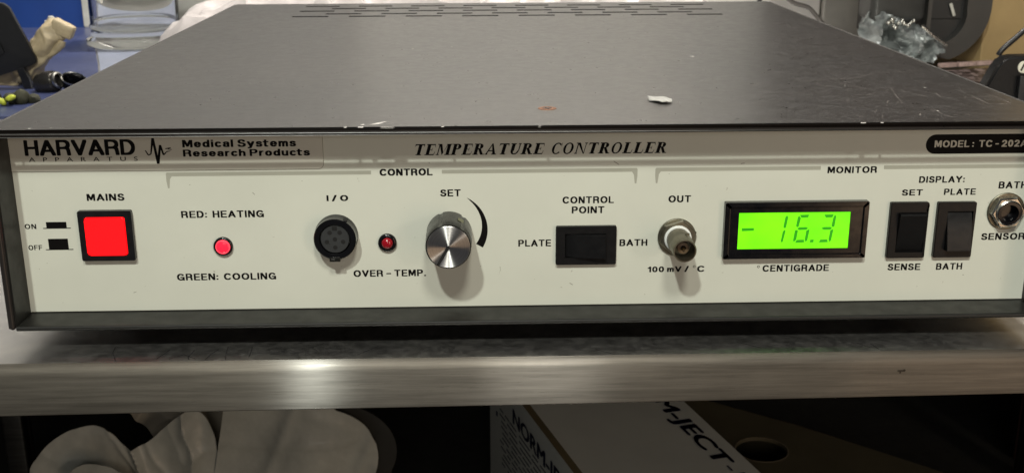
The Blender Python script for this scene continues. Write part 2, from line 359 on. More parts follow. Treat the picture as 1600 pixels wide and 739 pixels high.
# serif capitals, unit cap height
def serif(ch):
    bm = bmesh.new(); T, t, s, k = .30, .095, .10, .075      # stem, hairline, serif reach, serif height
    def q(*p): flat(bm, p, 0)
    def stem(x, z0=0, z1=1, wd=T, ser=(1, 1)):
        q((x, z0), (x+wd, z0), (x+wd, z1), (x, z1))
        for z, on in ((z0, ser[0]), (z1-k, ser[1])):
            if on: q((x-s, z), (x, z), (x, z+k), (x-s, z+k)); q((x+wd, z), (x+wd+s, z), (x+wd+s, z+k), (x+wd, z+k))
    def arm(x0, x1, z, up_, L=.20):
        z1 = z-t if up_ < 0 else z+t
        q((x0, min(z, z1)), (x1, min(z, z1)), (x1, max(z, z1)), (x0, max(z, z1)))
        if up_: q((x1-.02, z1), (x1+.03, z1), (x1+.05, z1+up_*L), (x1+.02, z1+up_*L)); q((x1-.14, z1), (x1-.02, z1), (x1+.01, z1+up_*L*.5), (x1-.02, z1+up_*.02))
    def arc(cx, cz, rx, rz, a0, a1, w0, w1, n=18):
        for i in range(n):
            pts = []
            for j in (i, i+1):
                a = math.radians(a0+(a1-a0)*j/n); wd = w0+(w1-w0)*abs(math.cos(a)); pts.append((math.cos(a), math.sin(a), wd))
            (c0, s0, ww0), (c1, s1, ww1) = pts
            q((cx+rx*c0, cz+rz*s0), (cx+rx*c1, cz+rz*s1), (cx+(rx-ww1)*c1, cz+(rz-min(ww1, t*1.1))*s1), (cx+(rx-ww0)*c0, cz+(rz-min(ww0, t*1.1))*s0))
    wd = .9
    if ch == 'T':
        stem(.34, 0, 1-t, ser=(1, 0)); q((.02, 1-t), (.88, 1-t), (.88, 1), (.02, 1))
        q((.02, 1-t), (.08, 1-t), (.03, .76), (0, .76)); q((.82, 1-t), (.88, 1-t), (.90, .76), (.87, .76)); q((.08, 1-t), (.2, 1-t), (.05, .88), (.045, .84)); q((.70, 1-t), (.82, 1-t), (.855, .84), (.85, .88)); wd = .9
    elif ch == 'E':
        stem(.10); arm(.32, .80, 1, -1); arm(.32, .84, 0, 1, .24); q((.32, .48), (.60, .48), (.60, .53), (.32, .53)); q((.56, .38), (.60, .38), (.60, .64), (.56, .64)); wd = .86
    elif ch == 'L':
        stem(.10); arm(.32, .80, 0, 1, .28); wd = .84
    elif ch in 'PR':
        stem(.10); arc(.46, .745, .36, .255, -90, 90, t, T); q((.32, 1-t), (.46, 1-t), (.46, 1), (.32, 1)); q((.32, .49), (.46, .49), (.46, .49+t), (.32, .49+t)); wd = .84
        if ch == 'R': q((.42, .50), (.66, .52), (.96, .03), (.72, 0)); q((.72, 0), (1.06, 0), (1.06, k), (.80, k)); wd = .98
    elif ch == 'M':
        q((.12, 0), (.12+t, 0), (.12+t, 1), (.12, 1)); q((.02, 0), (.28, 0), (.28, k), (.02, k)); q((0, 1-k), (.17, 1-k), (.17, 1), (0, 1))
        q((.12, 1), (.36, 1), (.66, .22), (.56, 0)); q((.56, 0), (.64, .22), (.95, 1), (.88, 1)); stem(.90)
        wd = 1.2
    elif ch == 'A':
        q((.06, k), (.06+t*1.3, k), (.50, .93), (.46, 1)); q((.42, 1), (.54, 1), (.94, k), (.68, k)); q((.22, .30), (.68, .30), (.68, .30+t), (.24, .30+t))
        q((-.02, 0), (.24, 0), (.24, k), (-.02, k)); q((.58, 0), (1.04, 0), (1.04, k), (.58, k)); wd = .98
    elif ch == 'U':
        stem(.10, .32, 1, ser=(0, 1)); q((.78, .32), (.78+t, .32), (.78+t, 1), (.78, 1)); q((.68, 1-k), (.94, 1-k), (.94, 1), (.68, 1))
        arc(.467, .33, .367, .345, 180, 360, t, .14); q((.10, .33), (.32, .33), (.36, .12), (.2, .08)); wd = .94
    elif ch == 'O': arc(.47, .5, .46, .52, 0, 360, t*.9, .22, 36); wd = .95
    elif ch == 'C':
        arc(.47, .5, .46, .52, 42, 318, t*.9, .22, 30); q((.79, 1), (.83, 1), (.85, .68), (.81, .68)); q((.70, .93), (.80, .86), (.81, .70), (.83, .84)); wd = .88
    elif ch == 'N':
        q((.12, 0), (.12+t, 0), (.12+t, 1), (.12, 1)); q((.02, 0), (.28, 0), (.28, k), (.02, k)); q((0, 1-k), (.17, 1-k), (.17, 1), (0, 1))
        q((.10, 1), (.36, 1), (.92, 0), (.84, 0)); q((.86, 0), (.92, 0), (.92, 1), (.86, 1)); q((.76, 1-k), (1.02, 1-k), (1.02, 1), (.76, 1)); wd = 1.0
    elif ch == ' ': wd = .45
    return bm, wd
def serif_text(s, x0, x1, z0, z1, parent):
    bm = bmesh.new(); x = 0
    for i, ch in enumerate(s):
        g, wd = serif(ch)
        if g.verts: merge(bm, g, Matrix.Translation((x, -i*0, 0)))
        x += wd+.16
    step = 0
    for f in bm.faces: pass
    for v in bm.verts: v.co = Vector((v.co.x+.30*v.co.z, v.co.z, 0))
    # separate overlapping strokes by hair-thin steps
    fit(bm, x0, x1, z0, z1)
    for k, f in enumerate(bm.faces):
        for v in f.verts: v.co.y = INK_Y-(k % 7)*.004
    return obj('lettering', bm, M['ink'], parent)

# ------------------------------------------------------------------ setting: floor and room wall
bm = bmesh.new(); box(bm, -3000, 4000, -1200, 3000, -960, -900)
tag(obj('floor', bm, mat('floor_vinyl', (.10, .09, .08), .5, vs=6)), kind='structure')
bm = bmesh.new(); box(bm, -2600, 3200, 1240, 1320, -900, 1700)
tag(obj('wall', bm, mat('painted_wall', (.50, .49, .46), .6, vs=4, var=.05)), kind='structure')

# ------------------------------------------------------------------ steel bench
bench = thing('steel_bench', 'brushed stainless steel bench with rolled front edge carrying the instrument', 'bench', (210, 0, -10))
YF, R0, ZT, ZB = -14.0, 4.2, -10.0, -31.4
bm = bmesh.new()
prof = [(1235, ZT), (600, ZT), (120, ZT), (20, ZT)]
for k in range(0, 9):
    a = math.radians(90+90*k/8); prof.append((YF+R0+R0*math.cos(a), ZT-R0+R0*math.sin(a)))
prof += [(YF-.25, -22), (YF, ZB+.8), (YF+.3, ZB+.2), (YF+.9, ZB), (YF+16, ZB), (YF+16, ZB+1.2), (YF+1.6, ZB+1.4), (YF+1.6, ZT-5), (YF+6, ZT-1.4), (1235, ZT-1.4)]
xs = [-1700+ i*55 for i in range(73)]
rows = []
for x in xs:
    off = .35*noise.noise(Vector((x*.006, 1, 0)))
    tl = 2.9*max(-1, min(2, x/417)); rows.append([bm.verts.new((x, y+off*(1 if y < 20 else 0), z+(tl if z < -26 else 0))) for y, z in prof])
n = len(prof)
for a, b in zip(rows, rows[1:]):
    for k in range(n):
        j = (k+1) % n; f = bm.faces.new((a[k], b[k], b[j], a[j])); f.material_index = 1 if k < 4 or k >= n-2 else 0
bm.faces.new(rows[0]); bm.faces.new(rows[-1])
obj('bench_top', bm, [M['steel'], M['steeltop']], bench, smooth=50)
# knife marks and stains on the bench in front of the instrument
bm = bmesh.new()
for pts in ([(45, -9), (41.2, 0), (40.5, 6)], [(74.4, 1.5), (73.5, -6), (74.5, -8.6)], [(80.8, -8.7), (82, -3), (84, 2)], [(89.1, -9), (88, -2), (87.4, 5)], [(98.1, -6.5), (98, -1), (97.5, 4)],
            [(122.4, 2.5), (127, 7)], [(122.4, 2.5), (125.2, -1)], [(350, -1), (354, -6)], [(355.5, -2), (357, -8)], [(61, -7), (64, 2)], [(66, -7.5), (71, -3), (77, -7.6)], [(142, -6), (150, 3)], [(240, -4), (246, -8)], [(300, 2), (309, -5)]):
    P = [(x, y) for x, y in pts]
    for (xa, ya), (xb, yb) in zip(P, P[1:]):
        d = Vector((xb-xa, yb-ya)).normalized(); nx, ny = -d.y*.26, d.x*.26
        bm.faces.new([bm.verts.new(c) for c in ((xa-nx, ya-ny, -9.93), (xb-nx, yb-ny, -9.93), (xb+nx*.6, yb+ny*.6, -9.93), (xa+nx*.6, ya+ny*.6, -9.93))])
tag(obj('cut_mark', bm, mat('dark_cut', (.015, .014, .014), .6, var=0), bench), kind='stuff')
bm = bmesh.new()
for (cx, cz, rx, rz) in ((364.6, -17.0, 1.5, .38), (366, -16.8, .5, .5), (364.4, -17.7, .35, .5)):
    flat(bm, [(cx+rx*math.cos(a*.52)*(1+.2*math.sin(a*3)), cz+rz*math.sin(a*.52)) for a in range(12)], YF-.32)
obj('dirt_spot', bm, mat('brown_dirt', (.03, .02, .012), .8, var=0), bench)
# rear bench legs and lower shelf
for x in (-238, 700):
    bm = bmesh.new(); box(bm, x, x+20, 500, 520, -900, -12, 3, 3)
    obj('leg', bm, steel('leg_steel', (.36, .35, .33), .32, .3), bench, smooth=40)
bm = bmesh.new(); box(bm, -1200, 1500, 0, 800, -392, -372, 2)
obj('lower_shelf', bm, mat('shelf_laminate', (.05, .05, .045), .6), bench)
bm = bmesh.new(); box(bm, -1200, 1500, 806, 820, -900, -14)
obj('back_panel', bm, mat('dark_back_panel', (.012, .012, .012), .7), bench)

# ------------------------------------------------------------------ the instrument
W, D, H = 430, 492, 83.1
ctl = thing('temperature_controller', 'wide black and cream temperature controller box with lit red button and green display', 'instrument', (215, 0, 0))
# cover: top plate with ventilation slots, folded front lip, two side walls
slots = []
for r, (y, x0, nn) in enumerate(((398.5, 59.3, 8), (416, 81.3, 7), (435.5, 59.3, 8), (453.5, 81.3, 7), (471, 59.3, 8))):
    for k in range(nn): slots.append((x0+k*41.0, x0+k*41.0+26.3, y-3.2, y+3.2))
gx = sorted({-0.0, W} | {round(s[0], 2) for s in slots} | {round(s[1], 2) for s in slots} | {2.9, 427.1})
gy = sorted({1.4, D-1.4} | {s[2] for s in slots} | {s[3] for s in slots} | {120., 240., 330.})
gx[0], gx[-1] = 1.4, W-1.4
bm = bmesh.new(); vg = {}
def gv(i, j, z):
    if (i, j, z) not in vg: vg[i, j, z] = bm.verts.new((gx[i], gy[j], z))
    return vg[i, j, z]
def hole(i, j):
    if i < 0 or j < 0 or i >= len(gx)-1 or j >= len(gy)-1: return None
    mx, my = (gx[i]+gx[i+1])/2, (gy[j]+gy[j+1])/2
    return any(s[0] < mx < s[1] and s[2] < my < s[3] for s in slots)
for i in range(len(gx)-1):
    for j in range(len(gy)-1):
        if hole(i, j):
            for (a, b, c, d, e, f) in ((i, j, i+1, j, 0, -1), (i, j+1, i+1, j+1, 0, 1), (i, j, i, j+1, -1, 0), (i+1, j, i+1, j+1, 1, 0)):
                if hole(i+e, j+f) is False: bm.faces.new((gv(a, b, H), gv(c, d, H), gv(c, d, H-.45), gv(a, b, H-.45)))
        else:
            bm.faces.new((gv(i, j, H), gv(i+1, j, H), gv(i+1, j+1, H), gv(i, j+1, H)))
            bm.faces.new((gv(i, j, H-.45), gv(i, j+1, H-.45), gv(i+1, j+1, H-.45), gv(i+1, j, H-.45)))
# outer fold: section swept round the left, front and right edges (rounded arris)
def fold(bm, path, r=1.4):
    pass
def strip(bm, P, Q):
    for a, b, c, d in zip(P, P[1:], Q[1:], Q): bm.faces.new([bm.verts.new(p) for p in (a, b, c, d)])
arc = [math.radians(90-90*k/5) for k in range(6)]
# front lip (section in y,z)
sec = [(1.4-1.4*math.cos(a)+0, H-1.4+1.4*math.sin(a)) for a in arc]
sec = [(1.4-1.4*math.cos(math.pi/2-a), H-1.4+1.4*math.sin(a)) for a in arc]
sec += [(0, 80.6), (.4, 80.1), (1.4, 80.1), (1.4, H-1.7)]
strip(bm, [(1.4, y, z) for y, z in sec], [(W-1.4, y, z) for y, z in sec])
secb = [(D-y, z) for y, z in sec]; strip(bm, [(1.4, y, z) for y, z in secb], [(W-1.4, y, z) for y, z in secb])
for sgn in (0, 1):
    X = (lambda q: q) if not sgn else (lambda q: W-q)
    sec = [(1.4-1.4*math.cos(math.pi/2-a), H-1.4+1.4*math.sin(a)) for a in arc] + [(0, 1.2), (.5, .4), (1.4, 0), (2.4, .4), (2.9, 1.2), (2.9, H-1.7)]
    strip(bm, [(X(x), 1.4, z) for x, z in sec], [(X(x), D-1.4, z) for x, z in sec])
    # rounded front edge of the side wall
    cur = []
    for k in range(7):
        a = math.pi*k/6; cur.append((1.45-1.45*math.cos(a), 1.4-1.4*math.sin(a)))
    zt = H-1.6
    A = [(X(x), y, 1.0) for x, y in cur]; B = [(X(x), y, zt) for x, y in cur]
    strip(bm, A, B); bm.faces.new([bm.verts.new(p) for p in A]); bm.faces.new([bm.verts.new(p) for p in B])
    # corner cap
    cc = [(X(1.4-1.4*math.cos(a)*math.sin(b)), 1.4-1.4*math.sin(a)*math.sin(b), H-1.4+1.4*math.cos(b)) for a in (0, .4, .8, 1.2, math.pi/2) for b in (.001, .4, .8, 1.2, math.pi/2)]
    for i in range(4):
        for j in range(4): bm.faces.new([bm.verts.new(cc[p]) for p in (i*5+j, i*5+j+1, i*5+j+6, i*5+j+5)])
cover = obj('top_cover', bm, M['cover'], ctl, smooth=45)
# worn marks on the cover
def marks(name, lines, z, m, parent, wd):
    bm = bmesh.new()
    for pts in lines:
        P = [Vector((x, y)) for x, y in pts]
        for a, b in zip(P, P[1:]):
            L = (b-a).length; nseg = max(1, int(L/2)); d = (b-a)/max(L, 1e-6); nn = Vector((-d.y, d.x))
            for k in range(nseg):
                if rnd.random() < .12 and nseg > 2: continue
                p = a+(b-a)*k/nseg; q = a+(b-a)*(k+1)/nseg; w0, w1 = (wd*rnd.uniform(.4, 1.1) for _ in (0, 1))
                bm.faces.new([bm.verts.new((c.x, c.y, z)) for c in (p-nn*w0, q-nn*w1, q+nn*w1, p+nn*w0)])
    return tag(obj(name, bm, m, parent), kind='stuff')
marks('paint_scratch', [[(10.8, 66.1), (25.4, 65.5), (24.9, 68.6)], [(10.3, 85.7), (18.6, 85.4)], [(412.4, 57.4), (412.0, 38.7), (422, 38.9), (422.3, 56.9), (415, 56)],
        [(112.1, 181), (113, 181.2)], [(115.6, 183.2), (119, 184.2)], [(121.5, 186.5), (122.5, 186.7)], [(125, 188), (127.2, 189)], [(130.4, 192), (131.1, 192.1)]], H+.06, M['faint'], cover, .22)
marks('hair_scratch', [[(350.2, 102.1), (361.1, 105.4), (378.4, 110.3), (385.7, 117.9), (399.5, 125.3), (417.8, 130.7), (426, 134)], [(354.2, 94.5), (353.6, 87.3), (359.7, 85.2)],
        [(358.2, 61.5), (368.7, 62.6), (373.2, 69.1)], [(383.7, 28.3), (383.3, 15.7), (384.6, 10.2)], [(384.3, 80.5), (379.5, 60.5), (375.7, 41.9)], [(399.7, 66.2), (397.6, 54.9)],
        [(388, 70), (392, 58)], [(366, 92), (372, 78)]]+[[(x_, y_), (x_+rnd.uniform(-3, 3), y_+rnd.uniform(-7, 7))] for x_, y_ in [(rnd.uniform(345, 422), rnd.uniform(12, 112)) for _ in range(20)]], H+.055, M['faint'], cover, .16)
bm = bmesh.new()
def blob(bm, x, y, rx, ry, z=H+.07, n=9):
    bm.faces.new([bm.verts.new((x+rx*math.cos(6.283*k/n)*rnd.uniform(.6, 1.2), y+ry*math.sin(6.283*k/n)*rnd.uniform(.6, 1.2), z)) for k in range(n)])
for x, y, rx, ry in ((155.5, 224.4, .7, 1.6), (177.9, 231.5, .6, 1.4), (310.8, 185.7, 1.6, 1.4), (17.8, 3.6, .6, 1.2), (25.7, 4.5, .3, .8), (147, 5.6, .8, 1.4), (384, 24, .4, 1), (425, 27, .7, 1), (365, 88, .4, 1), (400, 80, .4, .9)): blob(bm, x, y, rx, ry)
tri = [(147.5, 4.3), (153, 6.3), (156, 12), (154.6, 11.6), (151, 8.2)]
tri = [(149.5, 5.0), (153.5, 6.0), (156.2, 11.8), (152.6, 9.0)]
bm.faces.new([bm.verts.new((x, y, H+.075)) for x, y in tri])
tag(obj('paint_chip', bm, M['chip'], cover), kind='stuff')
bm = bmesh.new()
for x0, x1, y in ((154.4, 159.5, .6), (145.5, 147.5, .9), (140, 141, .8), (216.1, 217.1, .5), (178, 179, .7), (6, 6.8, .8), (344, 346, .8), (352, 353, .8)):
    z = H-1.4+1.4*math.sin(math.acos(min(1, (1.4-y)/1.4)))+.06
    bm.faces.new([bm.verts.new(p) for p in ((x0, y-.35, z-.32), (x1, y-.35, z-.28), (x1+.3, y+.4, z+.14), (x0+.2, y+.5, z+.16))])
tag(obj('edge_chip', bm, M['chip'], cover), kind='stuff')
# rusty screw sunk in the cover
bm = bmesh.new(); lathe(bm, 221.9, 36.5, [(4.0, H+.02), (3.8, H+.22), (3.0, H+.30), (2.6, H+.10), (.01, H+.12)], 24, 'z', cap=False)
sw = obj('rusty_screw', bm, M['rust'], cover, smooth=40)
bm = bmesh.new()
for a in (0.3, 1.87):
    t = bmesh.new(); box(t, -2.0, 2.0, -.35, .35, .0, .16); merge(bm, t, Matrix.Translation((221.9, 36.5, H+.125+a*.01)) @ Matrix.Rotation(a, 4, 'Z'))
obj('screw_slot', bm, M['pitch'], sw)

# lower chassis tray: floor, rounded front lip
bm = bmesh.new()
sec = [(D-3, 0.1), (D-3, 2.0), (1.6, 2.0)]
for k in range(7):
    a = math.radians(90+180*k/6); sec.append((1.0+1.0*math.cos(a)*1.0, 1.0+1.0*math.sin(a)))
A = [(3.4, y, z-.2) for y, z in sec]; B = [(W-3.4, y, z-.2) for y, z in sec]
strip(bm, A+[A[0]], B+[B[0]]); bm.faces.new([bm.verts.new(p) for p in A]); bm.faces.new([bm.verts.new(p) for p in B])
obj('chassis_tray', bm, M['chassis'], ctl, smooth=40)
bm = bmesh.new(); box(bm, 3.2, W-3.2, D-2.6, D-1.6, 2.2, 80.8); obj('rear_panel', bm, M['black'], ctl)
for x in (40, 390):
    for y in (60, 430):
        bm = bmesh.new(); lathe(bm, x, y, [(8, -9.96), (9, -9), (9.5, -.3)], 24, 'z'); obj('rubber_foot', bm, M['black'], ctl, smooth=40)

for x0_, x1_ in ((2.92, 3.5), (W-3.5, W-2.92)):
    bm = bmesh.new(); box(bm, x0_, x1_, 1.2, 16.6, 2.0, 80.6, .15, 1); obj('shade_liner', bm, M['chassis'], ctl)  # added liner in dark paint, stands in for shade on the recess walls
# front panel
bm = bmesh.new(); box(bm, 3.0, W-3.0, 16.75, 19.2, 1.95, 81.2, .25, 1)
pn = obj('front_panel', bm, M['panel'], ctl)
# brand label
bm = bmesh.new(); poly(bm, rrect(3.3, 129.3, 62.9, 79.6, 2, radii=(.1, 2.2, .1, .1)), 16.32, 16.74)
st = obj('brand_label', bm, M['sticker'], pn)
LY = 16.27
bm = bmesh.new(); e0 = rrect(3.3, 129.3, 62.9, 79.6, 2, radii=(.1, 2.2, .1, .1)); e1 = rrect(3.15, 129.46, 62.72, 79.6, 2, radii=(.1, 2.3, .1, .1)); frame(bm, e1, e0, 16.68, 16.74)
obj('label_edge', bm, mat('dark_edge_line', (.17, .16, .12), .7, var=0), st)  # thin darker line along the label outline
text('HARVARD', 9.6, 53.9, 72.6, 6.5, st, .028, LY, spacing=.72)
text('APPARATUS', 10.9, 54.5, 67.8, 1.75, st, .008, LY, spacing=2.6)
bm = bmesh.new()
wave = [(57.9, 71.2, .35), (58.9, 69.3, .45), (60.0, 69.6, .4), (61.3, 76.2, .75), (62.6, 65.6, .75), (64.0, 73.4, .65), (65.1, 69.2, .5), (66.4, 70.6, .35), (68.0, 70.9, .15)]
for (xa, za, wa), (xb, zb, wb) in zip(wave, wave[1:]):
    flat(bm, [(xa-wa*.7, za), (xa+wa*.7, za), (xb+wb*.7, zb), (xb-wb*.7, zb)] if abs(zb-za) > abs(xb-xa) else [(xa, za-wa*.6), (xb, zb-wb*.6), (xb, zb+wb*.6), (xa, za+wa*.6)], LY-.004*len(bm.faces))
flat(bm, [(66.0, 71.6), (68.2, 72.0), (68.2, 72.4), (66.0, 72.0)], LY); flat(bm, [(66.8, 71.6), (68.4, 71.3), (68.6, 71.6), (67, 71.9)], LY-.01)
obj('pulse_logo', bm, M['ink'], st)
text('Medical Systems', 72.9, 118.7, 73.9, 2.9, st, .031, LY, spacing=1.0, desc=.8)
text('Research Products', 72.9, 124.1, 69.9, 2.9, st, .031, LY, spacing=1.0)
serif_text('TEMPERATURE CONTROLLER', 166.8, 269.8, 67.9, 72.7, pn)
h = 2.95
for s, a, b, z, hh, bd in (('MAINS', 32.1, 47.4, 51.7, h, .03), ('RED:  HEATING', 69.8, 103.7, 44.0, h, .03), ('GREEN:  COOLING', 65.7, 107.0, 16.8, h, .03),
        ('CONTROL', 152.0, 173.7, 61.0, 2.9, .034), ('I / O', 129.8, 138.7, 50.3, 2.7, .032), ('SET', 176.7, 185.1, 52.0, h, .03),
        ('OVER – TEMP.', 139.5, 169.9, 17.4, h, .03), ('CONTROL', 227.3, 248.7, 48.4, h, .03), ('POINT', 231.2, 244.8, 44.1, h, .03),
        ('PLATE', 208.9, 222.7, 29.9, h, .03), ('BATH', 251.5, 263.3, 29.6, h, .03), ('OUT', 271.5, 280.9, 48.4, h, .03),
        ('MONITOR', 337.4, 358.1, 60.1, 2.8, .03), ('DISPLAY:', 376.3, 395.6, 55.6, 2.8, .03), ('SET', 369.6, 378.4, 50.1, 2.6, .03),
        ('PLATE', 387.4, 400.9, 50.2, 2.7, .03), ('SENSE', 366.7, 380.8, 17.3, h, .03), ('BATH', 387.6, 398.9, 17.3, h, .03),
        ('BATH', 410.3, 422.4, 52.9, h, .03), ('SENSOR', 405.6, 424.3, 30.4, h, .03),
        ('100 mV /', 263.8, 281.3, 17.6, 2.7, .03), ('C', 284.9, 287.9, 17.6, 2.7, .03), ('CENTIGRADE', 312.9, 341.4, 17.4, h, .03),
        ('ON', 5.5, 10.2, 39.6, 2.1, .026), ('OFF', 5.9, 11.6, 30.5, 2.1, .026)):
    text(s, a, b, z, hh, pn, bd)
for x, z in ((283.6, 18.6), (311.1, 18.2)):
    bm = bmesh.new(); n_ = 16
    o_ = [(x+.55*math.cos(6.283*k/n_), z+.55*math.sin(6.283*k/n_)) for k in range(n_)]; i_ = [(x+.36*math.cos(6.283*k/n_), z+.36*math.sin(6.283*k/n_)) for k in range(n_)]
    frame(bm, o_, i_, INK_Y, INK_Y+.03); obj('degree_mark', bm, M['ink'], pn)
bm = bmesh.new()
for k in range(26):
    x_, z_ = rnd.uniform(8, 420), rnd.uniform(6, 60); r_ = rnd.uniform(.08, .24)
    flat(bm, [(x_+r_*math.cos(q_)*rnd.uniform(.6, 1.3), z_+r_*math.sin(q_)*rnd.uniform(.6, 1.3)) for q_ in (0, 1, 2.1, 3.1, 4.2, 5.3)], INK_Y+.02)
for x_, z_, dx_, dz_ in ((248.2, 64.6, 2.2, -1.4), (100.5, 52, -.9, 1.0), (200.6, 15.5, .5, 2.4), (201.4, 17.6, -.3, 2.0), (301, 63, 1.6, .3), (47, 10, 1.2, .5), (232, 11, -1.4, .9)):
    flat(bm, [(x_, z_), (x_+dx_, z_+dz_), (x_+dx_+.12, z_+dz_+.2), (x_+.05, z_+.28)], INK_Y+.02)
tag(obj('grime_speck', bm, mat('grime', (.20, .19, .15), .7, var=0), pn), kind='stuff')
# on / off pictograms
for x0, x1, xa, xb, z0, z1 in ((12.9, 24.2, 14.3, 22.6, 38.9, 41.4), (12.9, 24.2, 14.3, 22.4, 29.7, 34.2)):
    bm = bmesh.new(); flat(bm, [(x0, z0-.35), (x1, z0-.35), (x1, z0), (x0, z0)], INK_Y); flat(bm, [(xa, z0), (xb, z0), (xb, z1), (xa, z1)], INK_Y)
    obj('switch_pictogram', bm, M['ink'], pn)
# grey brackets round the two groups
def bracket(x0, x1, g0, g1, z=61.0, t=1.55):
    bm = bmesh.new()
    flat(bm, [(x0+1.6, z-t/2), (g0, z-t/2), (g0, z+t/2), (x0+.4, z+t/2), (x0, z+t/2-.5), (x0, z-t/2)], INK_Y+.01)
    flat(bm, [(g1, z-t/2), (x1-1.6, z-t/2), (x1, z-t/2), (x1, z+t/2-.5), (x1-.4, z+t/2), (g1, z+t/2)], INK_Y+.01)
    for x, s in ((x0, 1), (x1, -1)): flat(bm, [(x, z-t/2), (x+s*2.3, z-t/2), (x+s*1.5, z-t/2-1.2), (x+s*1.0, z-t/2-5), (x+s*.35, z-t/2-5), (x, z-t/2-2)], INK_Y+.01)
    obj('group_bracket', bm, M['greyink'], pn)
bracket(65.1, 258.2, 148.5, 177.5); bracket(265.6, 470, 334, 361.5) if False else bracket(265.6, 426.4, 334.5, 361)
# model plate, white on black, running to the panel's right end
bm = bmesh.new(); poly(bm, rrect(377.6, 423.6, 66.5, 74.7, 4.05, 10), INK_Y, INK_Y+.05)
mp_ = obj('model_plate', bm, M['ink'], pn)
text('MODEL :  TC - 202A', 381.2, 420.0, 70.7, 2.9, mp_, .03, INK_Y-.04, mat('cream_ink', (.62, .61, .52), .5, var=0))
# level arc beside the SET knob
bm = bmesh.new(); cx, cz = 180.5, 36.0; P = []; Q = []
for k in range(25):
    t = k/24; a = math.radians(63-93*t); R1 = 15.6; P.append((cx+R1*math.cos(a), cz+R1*math.sin(a)))
    wv = 3.3*t**.75; Q.append((cx+(R1-wv)*math.cos(a), cz+(R1-wv)*math.sin(a)))
for a, b, c, d in zip(P, P[1:], Q[1:], Q): flat(bm, [a, b, c, d] if (Vector(a)-Vector(d)).length > 1e-4 else [a, b, c], INK_Y)
obj('level_arc', bm, M['ink'], pn)

PY = 16.75
# mains button
bm = bmesh.new(); frame(bm, rrect(28.1, 50.0, 25.0, 46.4, .8), rrect(30.5, 47.2, 27.2, 43.8, .8), 14.6, PY-.01)
mb = obj('mains_button', bm, M['black'], ctl)
bm = bmesh.new(); o_ = rrect(30.7, 47.0, 27.4, 43.6, 1.3, 8); poly(bm, o_, 14.3, PY-.3)
bmesh.ops.bevel(bm, geom=[e for e in bm.edges if all(abs(v.co.y-14.3) < 1e-4 for v in e.verts)], offset=.35, segments=3, affect='EDGES')
tag(obj('lit_cap', bm, M['redlit'], mb, smooth=50), 'glowing red square push cap')
# indicator lamps
def led(x, z, ro, rl, lit):
    bm = bmesh.new(); lathe(bm, x, z, [(ro, PY-.02), (ro, 15.6), (ro-.4, 15.2), (rl+.25, 15.2), (rl+.05, 15.6), (rl+.05, 16.6)], 36, cap=False)
    o = obj('indicator_lamp', bm, M['blackgloss'], ctl, smooth=50); bm = bmesh.new()
    if lit:
        lathe(bm, x, z, [(rl, 16.4), (rl, 14.9), (rl-.22, 14.75), (rl-.42, 14.95)], 36, cap=False); obj('lens_ring', bm, M['redring'], o, smooth=60)
        bm = bmesh.new(); lathe(bm, x, z, [(rl-.42, 16), (rl-.43, 14.9), (rl-1.1, 14.6), (.02, 14.45)], 32); obj('lens', bm, M['redcore'], o, smooth=60)
        o['label'] = 'red indicator lamp glowing'
    else:
        lathe(bm, x, z, [(rl, 16.4), (rl, 14.8), (rl*.85, 14.2), (rl*.55, 13.75), (.02, 13.6)], 32); obj('lens', bm, M['reddark'], o, smooth=60)
        o['label'] = 'unlit dark red indicator lamp'
led(86.1, 30.2, 4.0, 2.95, True); led(154.2, 31.0, 3.85, 2.35, False)

# round socket
cx, cz = 133.2, 34.4
bm = bmesh.new(); lathe(bm, cx, cz, [(8.95, PY-.02), (9.0, 15.9), (8.75, 15.4), (8.75, 11.2), (8.7, 10.4), (8.3, 10.0), (6.55, 10.0), (6.3, 10.3), (6.3, 15.5)], 64, cap=False)
io = obj('round_socket', bm, M['blackgloss'], ctl, smooth=40)
bm = bmesh.new(); lathe(bm, cx, cz, [(5.95, 16), (5.95, 10.9), (5.7, 10.6), (.02, 10.6)], 48); ins = obj('socket_insert', bm, mat('insert_plastic', (.035, .037, .038), .35, grain=.01), io, smooth=40)
for k in range(6):
    a = math.radians(-90+72*k); rr = 3.5 if k < 5 else 0
    bm = bmesh.new(); lathe(bm, cx+rr*math.cos(a), cz+rr*math.sin(a), [(.95, 10.62), (.9, 10.52), (.02, 10.50)], 14, cap=True)
    obj('pin_hole', bm, M['pitch'] , io, smooth=40)
bm = bmesh.new(); lathe(bm, cx-2.4, cz-1.7, [(.28, 10.5), (.2, 10.35)], 10); obj('contact', bm, M['nickel'], io)
bm = bmesh.new(); box(bm, cx-1.0, cx+1.0, 10.40, 10.6, cz+3.9, cz+5.6, .05, 1); obj('key_slot', bm, M['pitch'], io)
bm = bmesh.new(); box(bm, cx-2.6, cx+1.9, 9.7, 12.4, cz-9.5, cz-7.4, .3, 2); lt = obj('latch', bm, M['darkbody'], io, smooth=40)
bm = bmesh.new(); box(bm, cx-1.8, cx-.2, 9.62, 9.75, cz-8.7, cz-7.9, .03, 1); obj('latch_spring', bm, M['nickel'], lt)
bm = bmesh.new(); box(bm, cx+2.6, cx+5.2, 11.0, 15.0, cz+6.6, cz+8.0, .2, 1); obj('body_notch', bm, M['pitch'], io)

